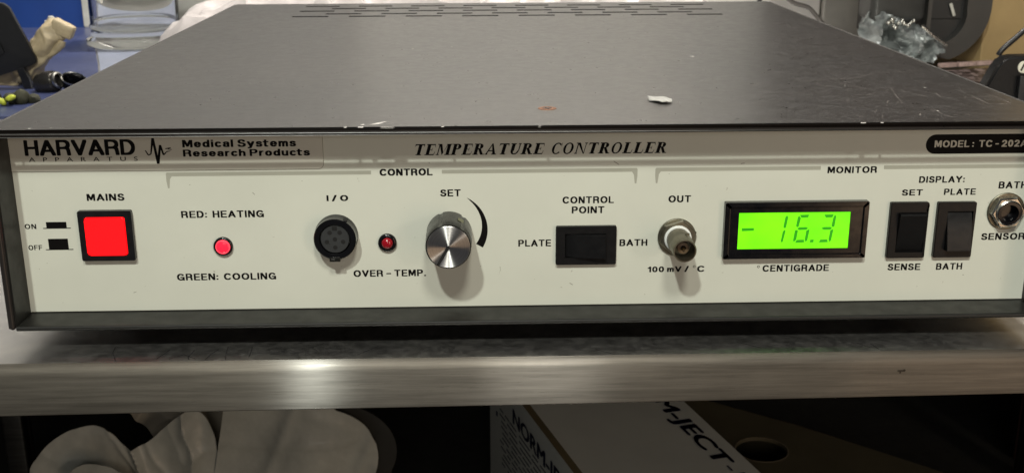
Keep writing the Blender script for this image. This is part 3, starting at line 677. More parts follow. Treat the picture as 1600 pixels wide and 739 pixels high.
# SET knob
cx, cz = 180.1, 34.6
bm = bmesh.new(); prof = [(9.55, PY-.4), (9.6, 14.5), (9.35, 4), (9.3, -1.6), (9.1, -2.2), (8.75, -2.2), (8.7, -1.7)]
seg = 120; rings = []
for r, y in prof:
    ring = []
    for k in range(seg):
        a = 2*math.pi*k/seg; g = 0
        if (k+4) % 20 < 3 and r > 9.2: g = -.38
        ring.append(bm.verts.new((cx+(r+g)*math.cos(a), y, cz+(r+g)*math.sin(a))))
    rings.append(ring)
for a, b in zip(rings, rings[1:]):
    for k in range(seg): bm.faces.new((a[k], a[(k+1) % seg], b[(k+1) % seg], b[k]))
bm.faces.new(rings[-1])
kn = obj('set_knob', bm, M['darkbody'], ctl, smooth=35)
bm = bmesh.new(); lathe(bm, cx, cz, [(8.72, -1.5), (8.72, -2.5), (8.45, -2.8), (8.0, -2.72), (.05, -2.6)], 96)
cap = obj('knob_cap', bm, radial_metal(cx, cz), kn, smooth=25)
bm = bmesh.new()
a = math.radians(-120)
t = bmesh.new(); box(t, -.3, 8.6, -2.92, -2.74, -.62, .55); 
merge(bm, t, Matrix.Translation((cx, 0, cz)) @ Matrix.Rotation(-a, 4, 'Y'))
lathe(bm, cx, cz, [(.55, -2.70), (.55, -2.80)], 16)
obj('pointer_line', bm, M['pitch'], cap)
bm = bmesh.new(); t = bmesh.new(); box(t, -1.3, 1.3, -3.0, 1.0, -.05, .05); merge(bm, t, Matrix.Translation((cx+5.0, 9, cz+8.15)) @ Matrix.Rotation(math.radians(31), 4, 'Y'))
obj('set_screw_mark', bm, mat('worn_index', (.16, .16, .09), .5, var=.2), kn)

# rocker switches
def rocker_switch(x0, x1, z0, z1, rx0, rx1, rz0, rz1, horiz, out, ridge, label):
    """out: +1 the right/upper end stands out, -1 the left/lower end"""
    cxm, czm = (x0+x1)/2, (z0+z1)/2
    bm = bmesh.new(); frame(bm, rrect(x0, x1, z0, z1, .7), rrect(rx0-.25, rx1+.25, rz0-.25, rz1+.25, .15), 14.7, PY-.01)
    # soften the outer front arris
    bmesh.ops.bevel(bm, geom=[e for e in bm.edges if all(abs(v.co.y-14.7) < 1e-4 and (v.co.x < x0+1 or v.co.x > x1-1 or v.co.z < z0+1 or v.co.z > z1-1) for v in e.verts)], offset=.35, segments=2, affect='EDGES')
    fr = obj('rocker_switch', bm, M['rocker'], ctl, smooth=40); fr['label'] = label
    bm = bmesh.new(); box(bm, rx0-.3, rx1+.3, 16.4, 16.74, rz0-.3, rz1+.3); obj('switch_well', bm, M['pitch'], fr)
    bm = bmesh.new(); hi, mid, lo = 11.9, 13.6, 15.6
    if horiz:
        ys = (lo, mid, hi) if out > 0 else (hi, mid, lo); t0, t1 = rx0, rx1
    else:
        ys = (lo, mid, hi) if out > 0 else (hi, mid, lo); t0, t1 = rz0, rz1
    tm = t0+(t1-t0)*ridge
    prof = [(t0, 16.5), (t0, ys[0]+.25), (t0+.3, ys[0]), (tm, ys[1]), (t1-.3, ys[2]), (t1, ys[2]+.25), (t1, 16.5)]
    c0, c1 = (rz0, rz1) if horiz else (rx0, rx1)
    P0 = [bm.verts.new((t, y, c0) if horiz else (c0, y, t)) for t, y in prof]; P1 = [bm.verts.new((t, y, c1) if horiz else (c1, y, t)) for t, y in prof]
    bm.faces.new(P0); bm.faces.new(P1[::-1])
    for k in range(len(prof)): bm.faces.new((P0[k], P1[k], P1[(k+1) % len(prof)], P0[(k+1) % len(prof)]))
    bmesh.ops.bevel(bm, geom=[e for e in bm.edges if all(v.co.y < 16 for v in e.verts)], offset=.18, segments=2, affect='EDGES')
    obj('rocker', bm, M['rocker'], fr, smooth=35)
rocker_switch(224.6, 250.0, 20.6, 37.4, 228.6, 245.4, 24.0, 34.0, True, 1, .30, 'horizontal black rocker switch tipped to the right')
rocker_switch(364.9, 381.2, 21.8, 46.2, 368.6, 380.0, 24.6, 41.6, False, 1, .60, 'upright black rocker switch with its lower end pressed in')
rocker_switch(384.9, 401.3, 21.8, 46.1, 389.4, 399.9, 25.4, 42.0, False, -1, .52, 'upright black rocker switch with its upper end pressed in')

# coaxial connector
cx, cz = 275.6, 31.9
bm = bmesh.new(); lathe(bm, cx, cz, [(8.1, PY-.02), (8.1, 15.9), (7.8, 15.6), (5.9, 15.6)], 40, cap=False)
bn = obj('coaxial_connector', bm, M['dullnickel'], ctl, smooth=40)
bm = bmesh.new(); lathe(bm, cx+.2, cz+.2, [(8.0, 15.9), (8.0, 14.2), (7.5, 13.7), (5.8, 13.7), (5.8, 15.5)], 6, cap=False, phase=.3); obj('hex_nut', bm, M['dullnickel'], bn)
bm = bmesh.new(); lathe(bm, cx, cz, [(5.75, 16), (5.75, 13.2), (5.5, 12.9), (4.8, 12.9)], 40, cap=False); obj('insulator_ring', bm, M['white'], bn, smooth=40)
bm = bmesh.new(); lathe(bm, cx, cz, [(4.9, 13), (4.85, 3), (4.75, -3.0), (4.6, -3.3), (4.25, -3.3), (4.15, -3.0), (4.15, 6), (.02, 6)], 48, cap=False); br = obj('barrel', bm, M['dullnickel'], bn, smooth=35)
bm = bmesh.new(); lathe(bm, cx, cz, [(2.4, 5.9), (2.4, 1), (1.2, .8), (.9, 2)], 24, cap=False); obj('inner_sleeve', bm, mat('aged_dielectric', (.12, .08, .045), .4), br, smooth=40)
bm = bmesh.new(); lathe(bm, cx, cz, [(.45, 5), (.45, -.4), (.2, -.8)], 14); obj('centre_pin', bm, M['brass'], br, smooth=40)
bm = bmesh.new(); lathe(bm, cx+2.2, 4.5, [(.9, cz+4.6), (.9, cz+5.1), (.6, cz+5.3)], 14, 'z'); obj('bayonet_lug', bm, M['dullnickel'], br, smooth=40)

# jack socket
cx, cz = 414.6, 41.6
bm = bmesh.new(); lathe(bm, cx, cz, [(8.0, PY-.02), (8.0, 16.2), (7.7, 15.9), (4, 15.9)], 48, cap=False); jk = obj('jack_socket', bm, M['dullnickel'], ctl, smooth=40)
bm = bmesh.new(); lathe(bm, cx, cz, [(7.3, 15.95), (7.3, 13.9), (6.6, 13.3), (5.0, 13.3)], 6, cap=False, phase=0.08); obj('hex_nut', bm, M['nickel'], jk)
bm = bmesh.new(); lathe(bm, cx, cz, [(5.6, 13.4), (5.5, 12.7), (5.1, 12.4), (4.9, 12.5)], 40, cap=False); obj('collar', bm, M['nickel'], jk, smooth=30)
bm = bmesh.new(); lathe(bm, cx, cz, [(4.95, 13), (4.9, 12.3), (3.7, 12.2), (3.5, 12.6), (3.5, 16.2), (.02, 16.2)], 40, cap=False); obj('black_bushing', bm, M['blackgloss'], jk, smooth=40)

# display
bm = bmesh.new(); o_ = rrect(295.0, 355.4, 22.6, 47.2, .5); i_ = rrect(297.2, 353.2, 24.4, 45.0, .5)
frame(bm, o_, i_, 13.6, PY-.01); bmesh.ops.bevel(bm, geom=[e for e in bm.edges if all(abs(v.co.y-13.6) < 1e-4 for v in e.verts)], offset=.3, segments=2, affect='EDGES')
dp = obj('display', bm, M['blackgloss'], ctl, smooth=40)
bm = bmesh.new(); x0, x1, z0, z1 = 301.0, 348.0, 26.7, 42.6
frame(bm, rrect(297.2, 353.2, 24.4, 45.0, .5), rrect(x0, x1, z0, z1, .1), 14.5, 16.2)
obj('display_window', bm, M['blackgloss'], dp)
bm = bmesh.new(); box(bm, x0+.02, x1-.02, 14.9, 16.1, z0+.02, z1-.02); sn = obj('lcd_screen', bm, M['lcd'], dp)
# seven segment numerals; pixel measures of the glass mapped to mm
def gl(u, v): return (x0+(u-160+ (v-150)*.067)/1210*(x1-x0), z1-(v-150)/396*(z1-z0))
segs = {'minus': [[(188, 318), (320, 316), (318, 346), (188, 350)]],
 'one': [[(680, 182), (692, 205), (668, 315), (655, 325), (640, 308), (662, 205)], [(655, 340), (664, 352), (634, 468), (622, 480), (612, 462), (634, 358)]],
 'six': [[(818, 180), (918, 178), (908, 208), (838, 212)], [(812, 190), (830, 215), (806, 305), (790, 315), (778, 300), (797, 205)], [(790, 330), (812, 314), (890, 312), (908, 326), (888, 342), (812, 344)],
         [(784, 342), (798, 352), (780, 448), (755, 472), (746, 458), (766, 350)], [(920, 338), (924, 346), (900, 458), (882, 474), (874, 450), (890, 352)], [(786, 452), (864, 450), (866, 480), (768, 483)]],
 'point': [[(934, 452), (972, 450), (968, 480), (930, 482)]],
 'three': [[(1084, 180), (1186, 178), (1172, 210), (1102, 212)], [(1200, 182), (1214, 200), (1196, 305), (1180, 318), (1164, 302), (1184, 210)], [(1052, 328), (1084, 314), (1152, 314), (1170, 328), (1150, 344), (1080, 344)],
          [(1180, 340), (1184, 350), (1160, 462), (1144, 480), (1134, 448), (1152, 350)], [(1044, 452), (1118, 450), (1126, 480), (1028, 482)]]}
for kname, ps in segs.items():
    bm = bmesh.new()
    for p in ps: flat(bm, [gl(u, v) for u, v in p], 14.86)
    obj('minus_sign' if kname == 'minus' else 'decimal_point' if kname == 'point' else 'numeral', bm, M['segment'], sn)

# ------------------------------------------------------------------ scrap of paper on the cover
bm = bmesh.new(); G = [[None]*5 for _ in range(7)]
for i in range(7):
    for j in range(5):
        u, v = i/6, j/4; x = 267.3+9.6*u+rnd.uniform(-.3, .3); y = 54.5-5.5*u+(v-.5)*(4.0+11*math.sin(math.pi*min(1, u*.9+.08)))+rnd.uniform(-.4, .4)
        G[i][j] = bm.verts.new((x, y, H+.3+.7*abs(math.sin(3*u+v*2))+.4*rnd.random()))
for i in range(6):
    for j in range(4): bm.faces.new((G[i][j], G[i+1][j], G[i+1][j+1], G[i][j+1]))
o = obj('paper_scrap', bm, M['paper'], None, smooth=60); tag(o, 'small torn white paper scrap lying on the black cover', 'paper scrap')
so = o.modifiers.new('thick', 'SOLIDIFY'); so.thickness = .0002

#BACKGROUND
# ------------------------------------------------------------------ behind, left
M['blue'] = mat('blue_plastic', (.012, .055, .26), .45, vs=8, var=.12)
M['bluedk'] = mat('blue_mat_plastic', (.040, .050, .115), .35, vs=10, var=.15)
M['cream'] = mat('cream_plastic', (.62, .60, .54), .5)
bm = bmesh.new(); box(bm, -900, -337, 1130, 1136, -9.9, 62, 1); o = obj('blue_board', bm, M['blue'])
tag(o, 'bright blue plastic board standing at the back left', 'board')
bm = bmesh.new(); box(bm, -1300, 20, 1150, 1236, 150, 1000, 3); o = obj('reflection_block', bm, mat('pale_reflection_block', (.44, .43, .41), .5, vs=5)); tag(o, 'pale grey block added out of view above the blue board to shape the cover reflection', 'reflection block')  # unseen block added to band the reflection on the left of the cover
bm = bmesh.new(); polyz(bm, [(-900, 500), (-128, 500), (-158, 620), (-212, 790), (-326, 1126), (-900, 1126)], -9.95, -7.5); o = obj('blue_mat', bm, M['bluedk'])
tag(o, 'dull dark blue mat lying flat under the clear beaker', 'mat')
bm = bmesh.new(); box(bm, -336.5, -317, 1128, 1140, -7, 70, 1)
o = obj('cream_post', bm, M['cream']); tag(o, 'narrow cream upright strip at the edge of the blue board', 'post')
bm = bmesh.new(); polyz(bm, [(-126, 500), (250, 500), (250, 1126), (-324, 1126), (-210, 790), (-156, 620)], -9.95, -8.2); o = obj('white_mat', bm, mat('white_mat_plastic', (.2, .22, .28), .4, vs=12)); tag(o, 'pale grey mat lying flat beside the blue mat', 'mat')
# beaker
def glass(name, col=(.95, .96, .95), rough=.05, ior=1.35, alpha=None):
    n = NT(name); b = n.b; b.inputs['Base Color'].default_value = (*col, 1); b.inputs['Transmission Weight'].default_value = 1
    b.inputs['Roughness'].default_value = rough; b.inputs['IOR'].default_value = ior; return n.m
bk = thing('clear_beaker', 'clear plastic beaker with thick base standing behind the cover on the left', 'beaker', (-213, 944, -7))
bm = bmesh.new()
lathe(bm, -213, 944, [(.05, -6.8), (50, -6.8), (55, -6.2), (57.5, -3), (57.5, 2), (55, 4), (51.5, 6), (51, 12), (51, 150), (48.6, 150), (48.6, 16), (46, 11), (30, 9), (.05, 8.6)], 64, 'z', cap=False)
obj('beaker_wall', bm, glass('clear_acrylic', (.99, .99, .98), .03, 1.22), bk, smooth=45)
bm = bmesh.new(); t = bmesh.new(); lathe(bm, -213, 944, [(51.3, 14), (52.6, 15.5), (52.6, 17.5), (51.3, 19)], 64, 'z', cap=False); obj('moulded_ring', bm, glass('frosted_acrylic', (.9, .9, .82), .25), bk, smooth=60)
# crumpled clear bag behind the cover
def bagmat(name, col, tr=.45, rough=.25):
    n = NT(name); b = n.b
    n.l(n.ramp(n.noise(30, 4, .6), [(.3, tuple(c*.85 for c in col)), (.7, tuple(min(1, c*1.1) for c in col))]), b.inputs['Base Color'])
    b.inputs['Roughness'].default_value = rough; b.inputs['Transmission Weight'].default_value = tr; b.inputs['IOR'].default_value = 1.2; return n.m
def heap(name, x0, x1, y0, y1, ztop, nx, ny, amp, sc_, seed, m, z0=-9.5, pw=.5):
    bm = bmesh.new(); G = []
    for i in range(nx+1):
        row = []
        for j in range(ny+1):
            u, v = i/nx*2-1, j/ny*2-1; r = max(0, (1-u**4)*(1-v**4))**pw
            p = Vector((x0+(x1-x0)*i/nx, y0+(y1-y0)*j/ny, 0))
            rid = 1-abs(noise.noise(p*sc_+Vector((seed, 0, 0))))*2; rid2 = 1-abs(noise.noise(p*sc_*2.7+Vector((seed, 3, 0))))*2
            p.z = max(z0, z0+(ztop-z0)*r+r*amp*(rid+.5*rid2-.9))
            row.append(bm.verts.new(p))
        G.append(row)
    for i in range(nx):
        for j in range(ny): bm.faces.new((G[i][j], G[i+1][j], G[i+1][j+1], G[i][j+1]))
    # underside
    bm.faces.new([bm.verts.new(p) for p in ((x0, y0, z0-.3), (x1, y0, z0-.3), (x1, y1, z0-.3), (x0, y1, z0-.3))])
    return obj(name, bm, m, None, smooth=30)
o = heap('plastic_bag', -112, 455, 625, 880, 76, 90, 50, 24, .012, 3.3, bagmat('pinkish_film', (.50, .46, .45), .12), pw=.22)
tag(o, 'crumpled pinkish white plastic bag lying behind the instrument cover', 'bag')

# black clip plate, crumpled tan glove, fittings
M['tanrubber'] = mat('tan_latex', (.36, .29, .18), .55, vs=50, var=.25, grain=.5, gs=160, sub=.1)
bm = bmesh.new()
cl = thing('black_clip', 'black plastic clip plate tilted over the tan glove', 'clip', (-245, 640, 0))
poly(bm, [(-275, 70), (-250, 71.5), (-244, 71), (-238.8, 67), (-219.5, 20), (-219.3, 16.8), (-221.8, 14.6), (-236, 10), (-262, 2), (-282, -3), (-284, 68)], 640, 646)
bmesh.ops.bevel(bm, geom=bm.edges[:], offset=.8, segments=2, affect='EDGES'); obj('clip_plate', bm, M['black'], cl, smooth=40)
bm = bmesh.new(); poly(bm, [(-236, 11), (-230, 12.5), (-226, 2), (-224.5, -8), (-231, -9), (-233, 0)], 634, 640); obj('clip_stem', bm, M['black'], cl)
bm = bmesh.new(); poly(bm, [(-262, 38), (-252, 40), (-247, 26), (-256, 22)], 637.5, 639.6); obj('clip_rib', bm, M['black'], cl)
pts = smoothpts([(-268, 668, -6), (-252, 664, -2), (-236, 660, 6), (-224, 658, 20), (-214, 656, 32), (-206, 655, 42), (-198, 655, 47)], 9)
n_ = len(pts); rr = [9+6*math.sin(3*k/n_) for k in range(n_)]
bm = bmesh.new(); tube(bm, pts, rr, 28, .75); crumple(bm, 6.5, .035, 2); crumple(bm, 1.6, .16, 5)
gl_ = thing('tan_glove', 'crumpled tan rubber glove sticking up beside the black clip', 'glove', (-230, 660, 0))
obj('glove_palm', bm, M['tanrubber'], gl_, smooth=70)
bm = bmesh.new(); t = bmesh.new(); box(t, -11, 11, -5, 5, -6.5, 6.5, 2.5, 3); merge(bm, t, Matrix.Translation((-195.5, 652, 46)) @ Matrix.Rotation(math.radians(28), 4, 'Y')); bmesh.ops.subdivide_edges(bm, edges=bm.edges[:], cuts=2, use_grid_fill=True); crumple(bm, 1.3, .12, 4)
obj('glove_cuff', bm, M['tanrubber'], gl_, smooth=70)
bm = bmesh.new(); tube(bm, smoothpts([(-216, 652, 20), (-206, 650, 25), (-199, 650, 31), (-197, 651, 35)], 6), 4.5, 14, .8); crumple(bm, 1.2, .15, 6); obj('glove_thumb', bm, M['tanrubber'], gl_, smooth=70)
bm = bmesh.new()
for k in range(14): blob_c = (-236+k*1.9, 668, 24+k*2.2+rnd.uniform(-1, 1)); t = bmesh.new(); bmesh.ops.create_icosphere(t, subdivisions=2, radius=3.4); merge(bm, t, Matrix.Translation(blob_c))
crumple(bm, 1.6, .2, 9); o = obj('tissue_wad', bm, M['paper'], None, smooth=70); tag(o, 'thin white crumpled tissue wad behind the tan glove', 'tissue')
# fittings
M['gun'] = mat('dark_gunmetal', (.07, .065, .06), .3, .8, vs=100)
ft = thing('dark_knob_fitting', 'dark rounded metal fitting with a bright collar beside the cover edge', 'fitting', (-203, 620, -8))
bm = bmesh.new(); t = bmesh.new(); lathe(t, 0, 0, [(.05, -12), (7, -11.6), (10.3, -8), (10.8, 0), (10.4, 6), (9.2, 9), (.05, 9)], 30, 'z', cap=False)
merge(bm, t, Matrix.Translation((-204, 622, 0)) @ Matrix.Rotation(math.radians(74), 4, 'Y') @ Matrix.Rotation(.3, 4, 'X')); obj('knob_body', bm, M['gun'], ft, smooth=50)
bm = bmesh.new(); t = bmesh.new(); lathe(t, 0, 0, [(7.6, 8.6), (7.9, 9.4), (7.9, 12.2), (6.4, 13)], 30, 'z', cap=False)
merge(bm, t, Matrix.Translation((-204, 622, 0)) @ Matrix.Rotation(math.radians(74), 4, 'Y') @ Matrix.Rotation(.3, 4, 'X')); obj('bright_collar', bm, M['nickel'], ft, smooth=50)
ft = thing('hollow_cap', 'small black hollow cap with pale rim next to the dark rounded fitting', 'cap', (-183, 622, -8))
bm = bmesh.new(); t = bmesh.new(); lathe(t, 0, 0, [(8.5, -12), (9, -3), (9.4, 5), (8.6, 5.6), (7.8, 5), (7.4, -8), (.05, -8)], 30, 'z', cap=False)
bmesh.ops.scale(t, vec=(1.25, .8, 1), verts=t.verts); merge(bm, t, Matrix.Translation((-180, 622, 0)) @ Matrix.Rotation(math.radians(14), 4, 'Y') @ Matrix.Rotation(math.radians(38), 4, 'X')); obj('cap_shell', bm, M['blackgloss'], ft, smooth=50)
bm = bmesh.new(); t = bmesh.new(); lathe(t, 0, 0, [(9.3, 4.6), (9.8, 5.4), (9.3, 6.2), (8.6, 5.7)], 30, 'z', cap=False)
bmesh.ops.scale(t, vec=(1.25, .8, 1), verts=t.verts); merge(bm, t, Matrix.Translation((-180, 622, 0)) @ Matrix.Rotation(math.radians(14), 4, 'Y') @ Matrix.Rotation(math.radians(38), 4, 'X')); obj('pale_rim', bm, M['nickel'], ft, smooth=50)
bm = bmesh.new()
for k in range(9):
    t = bmesh.new(); bmesh.ops.create_icosphere(t, subdivisions=2, radius=rnd.uniform(5, 9)); merge(bm, t, Matrix.Translation((-262+k*8.2, 560+rnd.uniform(-20, 30), -6+rnd.uniform(0, 7)-k*.4)))
crumple(bm, 2.4, .13, 3); o = obj('dark_rag', bm, mat('olive_cloth', (.022, .022, .008), .8, vs=60, var=.6), None, smooth=60); tag(o, 'dark olive crumpled rag at the left edge of the cover', 'rag')
for q, (x, z, a) in enumerate(((-218, -3.5, .7), (-210, -.5, -.3))):
    bm = bmesh.new(); t = bmesh.new(); bmesh.ops.create_icosphere(t, subdivisions=2, radius=3.2); bmesh.ops.scale(t, vec=(1.5, .9, .8), verts=t.verts); merge(bm, t, Matrix.Translation((x, 548, z)) @ Matrix.Rotation(a, 4, 'Y')); crumple(bm, .5, .3, 3+q)
    o = obj('yellow_earplug', bm, mat('lime_foam', (.42, .46, .04), .7, vs=200, var=.2), None, smooth=60)
    tag(o, ('lower left' if q == 0 else 'upper right') + ' of the two yellow green foam bits on the dark rag', 'foam bit', 'yellow green foam bits by the cover')

# ------------------------------------------------------------------ behind, right
M['grey'] = mat('grey_cabinet_paint', (.72, .70, .67), .5, vs=6)
bm = bmesh.new(); box(bm, 440, 604, 930, 960, -9.9, 520, 2); o = obj('upright_board', bm, M['grey']); tag(o, 'pale grey upright panel behind the curling cable', 'panel')
bm = bmesh.new(); box(bm, 606, 700, 922, 952, -9.9, 520, 2); o = obj('dull_board', bm, mat('dull_grey', (.36, .35, .32), .5, vs=14, var=.25)); tag(o, 'dull darker grey upright panel behind the foil wrapped machine', 'panel')
bm = bmesh.new(); tube(bm, smoothpts([(500, 770, 120), (507, 765, 76), (514, 760, 64), (524.5, 760, 55.5), (539.7, 760, 50.8), (549.1, 760, 42.2), (558.8, 760, 30.8), (575, 765, 5), (600, 790, -6)], 8), 2.3, 12)
o = obj('grey_cable', bm, mat('grey_cable_sheath', (.10, .09, .085), .45), None, smooth=60); tag(o, 'grey brown cable curling down behind the right rear corner of the cover', 'cable')
bm = bmesh.new(); tube(bm, smoothpts([(520, 758, 88), (502, 758, 72), (493.5, 760, 64), (484, 760, 52), (470, 765, 30), (462, 780, -6)], 8), 2.0, 12)
o = obj('black_cable', bm, M['black'], None, smooth=60); tag(o, 'short black cable dropping behind the rear corner, left of the grey cable', 'cable')
# dark machine with rounded shell
mc = thing('dark_machine', 'dark grey machine with rounded shell and foil wrapped underside', 'machine', (650, 740, -8))
outer = [(588, 300), (588, 60)] ; 
def arcpts(cx, cz, r, a0, a1, n=10, sx=1): return [(cx+sx*r*math.cos(math.radians(a0+(a1-a0)*k/n)), cz+r*math.sin(math.radians(a0+(a1-a0)*k/n))) for k in range(n+1)]
out = [(720, 320)] + arcpts(664, 54, 56, 0, -72, 12) + [(655, 8), (655, 320)]
inn = [(700, 320)] + arcpts(668, 46, 27.5, 10, -80, 12) + [(659, 24), (659, 320)]
bm = bmesh.new(); poly(bm, out[:-2]+[(640, 12), (640, 320)], 745, 900); obj('shell', bm, mat('dark_shell', (.030, .029, .027), .4, vs=30), mc, smooth=35)
bm = bmesh.new(); frame(bm, [(721, 320)]+arcpts(664, 54, 57, 0, -72, 12)+[(655, 6), (655, 320)], [(696, 320)]+arcpts(666, 46, 30, 10, -80, 12)+[(659, 24), (659, 320)], 728, 745); obj('shell_rim', bm, mat('rim_grey', (.048, .046, .043), .38, vs=30), mc, smooth=35)
bm = bmesh.new(); box(bm, 640, 715, 738, 744.6, 40, 320, 1); poly(bm, [(698, 41)]+arcpts(666, 46, 33, -10, -80, 8)+[(645, 20), (645, 41)], 739, 744.2); obj('recessed_face', bm, mat('recess_grey', (.020, .020, .020), .5, vs=40), mc)
bm = bmesh.new(); box(bm, 592, 648, 715, 760, 40, 320, 7, 4); obj('inner_block', bm, mat('block_grey', (.045, .045, .043), .35, vs=30, var=.3), mc, smooth=40)
bm = bmesh.new(); t = bmesh.new(); box(t, -1.6, 1.6, -1, 1, -7, 7, .8, 2); merge(bm, t, Matrix.Translation((683, 735, 50)) @ Matrix.Rotation(math.radians(-22), 4, 'Y')); obj('pale_tab', bm, M['cream'], mc, smooth=40)
bm = bmesh.new(); box(bm, 500, 735, 700, 800, 95, 720, 10, 3); obj('unseen_upper_block', bm, mat('dark_upper_block', (.018, .016, .015), .45, vs=20), mc, smooth=40)  # out of view, shaped to darken the reflection on the right of the cover
# foil
bm = bmesh.new(); outl = [(588, 60), (586, 22), (606, 8), (648, -4), (668, 8), (668, 19), (642, 37), (615, 44)]
G = []
for i in range(41):
    row = []
    for j in range(29):
        x = 584+i*2.15; z = -8+j*2.1; row.append((x, z))
    G.append(row)
vs_ = {}
def inside(x, z):
    c = False; k = len(outl)-1
    for i in range(len(outl)):
        (xi, zi), (xk, zk) = outl[i], outl[k]
        if (zi > z) != (zk > z) and x < (xk-xi)*(z-zi)/(zk-zi)+xi: c = not c
        k = i
    return c
def fv(i, j):
    if (i, j) not in vs_:
        x, z = G[i][j]; p = Vector((x, 0, z)); rid = abs(noise.noise(p*.035))*2+abs(noise.noise(p*.09+Vector((3, 3, 3))))*.9
        vs_[i, j] = bm.verts.new((x+2*noise.noise(p*.1), 700+rid*26, z+2*noise.noise(p*.12+Vector((9, 0, 0)))))
    return vs_[i, j]
for i in range(40):
    for j in range(28):
        if inside(G[i][j][0]+1, G[i][j][1]+1): bm.faces.new((fv(i, j), fv(i+1, j), fv(i+1, j+1), fv(i, j+1)))
o = obj('foil_wrap', bm, mat('crumpled_foil', (.38, .405, .405), .45, .6, vs=60, var=.6), mc, smooth=12)
so = o.modifiers.new('thick', 'SOLIDIFY'); so.thickness = .0008
bm = bmesh.new(); tube(bm, [(640, 702, 38), (652, 702, 28), (668, 703, 18)], 2.0, 10); obj('foil_edge_rod', bm, M['nickel'], mc, smooth=50)
bm = bmesh.new()
for k in range(16):
    t = bmesh.new(); bmesh.ops.create_icosphere(t, subdivisions=2, radius=rnd.uniform(1.6, 3)); merge(bm, t, Matrix.Translation((606+k*1.7+rnd.uniform(-1, 1), 704, 40+3*math.sin(k)+rnd.uniform(-2, 2))))
tag(obj('foil_crumbs', bm, M['nickel'], mc, smooth=50), kind='stuff')
# tan cardboard carton behind
ct = thing('tan_carton', 'large tan cardboard carton standing behind the black plug', 'carton', (880, 860, -10))
bm = bmesh.new()
b2 = bmesh.new(); box(b2, -214, 260, 0, 260, 0, 420, 1.5, 2); merge(bm, b2, Matrix.Translation((872, 790, -9.8)) @ Matrix.Rotation(math.radians(16), 4, 'Z') @ Matrix.Translation((60, 0, 0)))
obj('carton_wall', bm, mat('tan_board', (.44, .31, .145), .75, vs=9, var=.14, grain=.1, gs=300), ct)
# stone slab with pinkish edge
sl = thing('stone_slab', 'mottled brown stone slab with pinkish polished edge in front of the carton', 'slab', (720, 720, -10))
bm = bmesh.new(); polyz(bm, [(640, 590), (900, 640), (900, 764), (640, 690)], -9.9, -6.5)
def stone():
    n = NT('mottled_stone'); b = n.b; b.inputs['Roughness'].default_value = .4
    n.l(n.ramp(n.noise(110, 3, .7), [(.48, (.025, .014, .013)), (.56, (.32, .24, .23))]), b.inputs['Base Color']); return n.m
obj('slab_body', bm, stone(), sl)
for k in range(7):
    x = 668+k*22; y = 713+k*6.3
    bm = bmesh.new(); t = bmesh.new(); box(t, 0, 21, 0, 5, 0, 4.5, .5, 2); merge(bm, t, Matrix.Translation((x, y, -6.4)) @ Matrix.Rotation(math.radians(16), 4, 'Z')); obj('edge_strip', bm, mat('pink_stone', (.46, .33, .30), .3, vs=200, var=.3), sl, smooth=40)
# black plug with pale round badge
pg = thing('black_plug', 'black plastic plug with a round pale badge at the right edge of the cover', 'plug', (650, 510, -10))
bm = bmesh.new(); poly(bm, [(615, -9.8), (620, 10), (629, 29), (633, 34), (639, 36.0), (690, 36.8), (690, -9.8)], 500, 516)
bmesh.ops.bevel(bm, geom=bm.edges[:], offset=2.2, segments=3, affect='EDGES'); pb = obj('plug_body', bm, M['rocker'], pg, smooth=40)
bm = bmesh.new(); box(bm, 646, 690, 494, 500.6, -9.6, 20, 1, 2); obj('plug_block', bm, M['black'], pg, smooth=40)
bm = bmesh.new(); lathe(bm, 650.5, 27.0, [(5.1, 500.5), (5.1, 499.3), (4.8, 499.0), (.02, 499.0)], 32); bd_ = obj('badge', bm, mat('pale_badge', (.72, .70, .58), .5, var=.05), pg, smooth=40)
bm = bmesh.new(); flat(bm, [(647.2, 24.2), (648.8, 23.8), (650.6, 28.2), (652.4, 24.8), (653.6, 25.6), (651.2, 30.6), (649.6, 30.2)], 498.9); obj('arrow_mark', bm, M['ink'], bd_)
bm = bmesh.new()
for k in range(7):
    flat(bm, [(655.3, 13-k*3.2), (659-(k % 3)*.9, 13-k*3.2), (659-(k % 3)*.9, 11.6-k*3.2), (655.3, 11.6-k*3.2)], 493.9)
tag(obj('fine_print', bm, mat('pale_blue_print', (.35, .45, .55), .5, var=0), pg), kind='stuff')
bm = bmesh.new(); tube(bm, smoothpts([(637, 520, 34), (640, 520, 39), (649, 521, 47), (668, 524, 62), (700, 530, 80)], 6), 2.3, 12); obj('plug_cord', bm, M['black'], pg, smooth=60)

# ------------------------------------------------------------------ under the bench
M['cloth'] = mat('off_white_film', (.42, .425, .375), .38, vs=30, var=.14, grain=1.4, gs=60)
# folded white plastic cover with dark lining (large rounded corner)
cv = thing('white_cover', 'smooth off white plastic cover with rounded corner and dark lining under the bench', 'cover', (40, 380, -372))
def sheet(outline, y, fold, thick, step=3.0, seed=0):
    xs_ = [p[0] for p in outline]; zs_ = [p[1] for p in outline]
    t = bmesh.new(); t.faces.new([t.verts.new((x, 0, z)) for x, z in outline])
    x = min(xs_)+step
    while x < max(xs_):
        bmesh.ops.bisect_plane(t, geom=t.verts[:]+t.edges[:]+t.faces[:], plane_co=(x, 0, 0), plane_no=(1, 0, 0)); x += step
    z = min(zs_)+step
    while z < max(zs_):
        bmesh.ops.bisect_plane(t, geom=t.verts[:]+t.edges[:]+t.faces[:], plane_co=(0, 0, z), plane_no=(0, 0, 1)); z += step
    for v in t.verts: v.co.y = y+fold(v.co.x, v.co.z)
    r = bmesh.ops.solidify(t, geom=t.faces[:], thickness=thick); return t
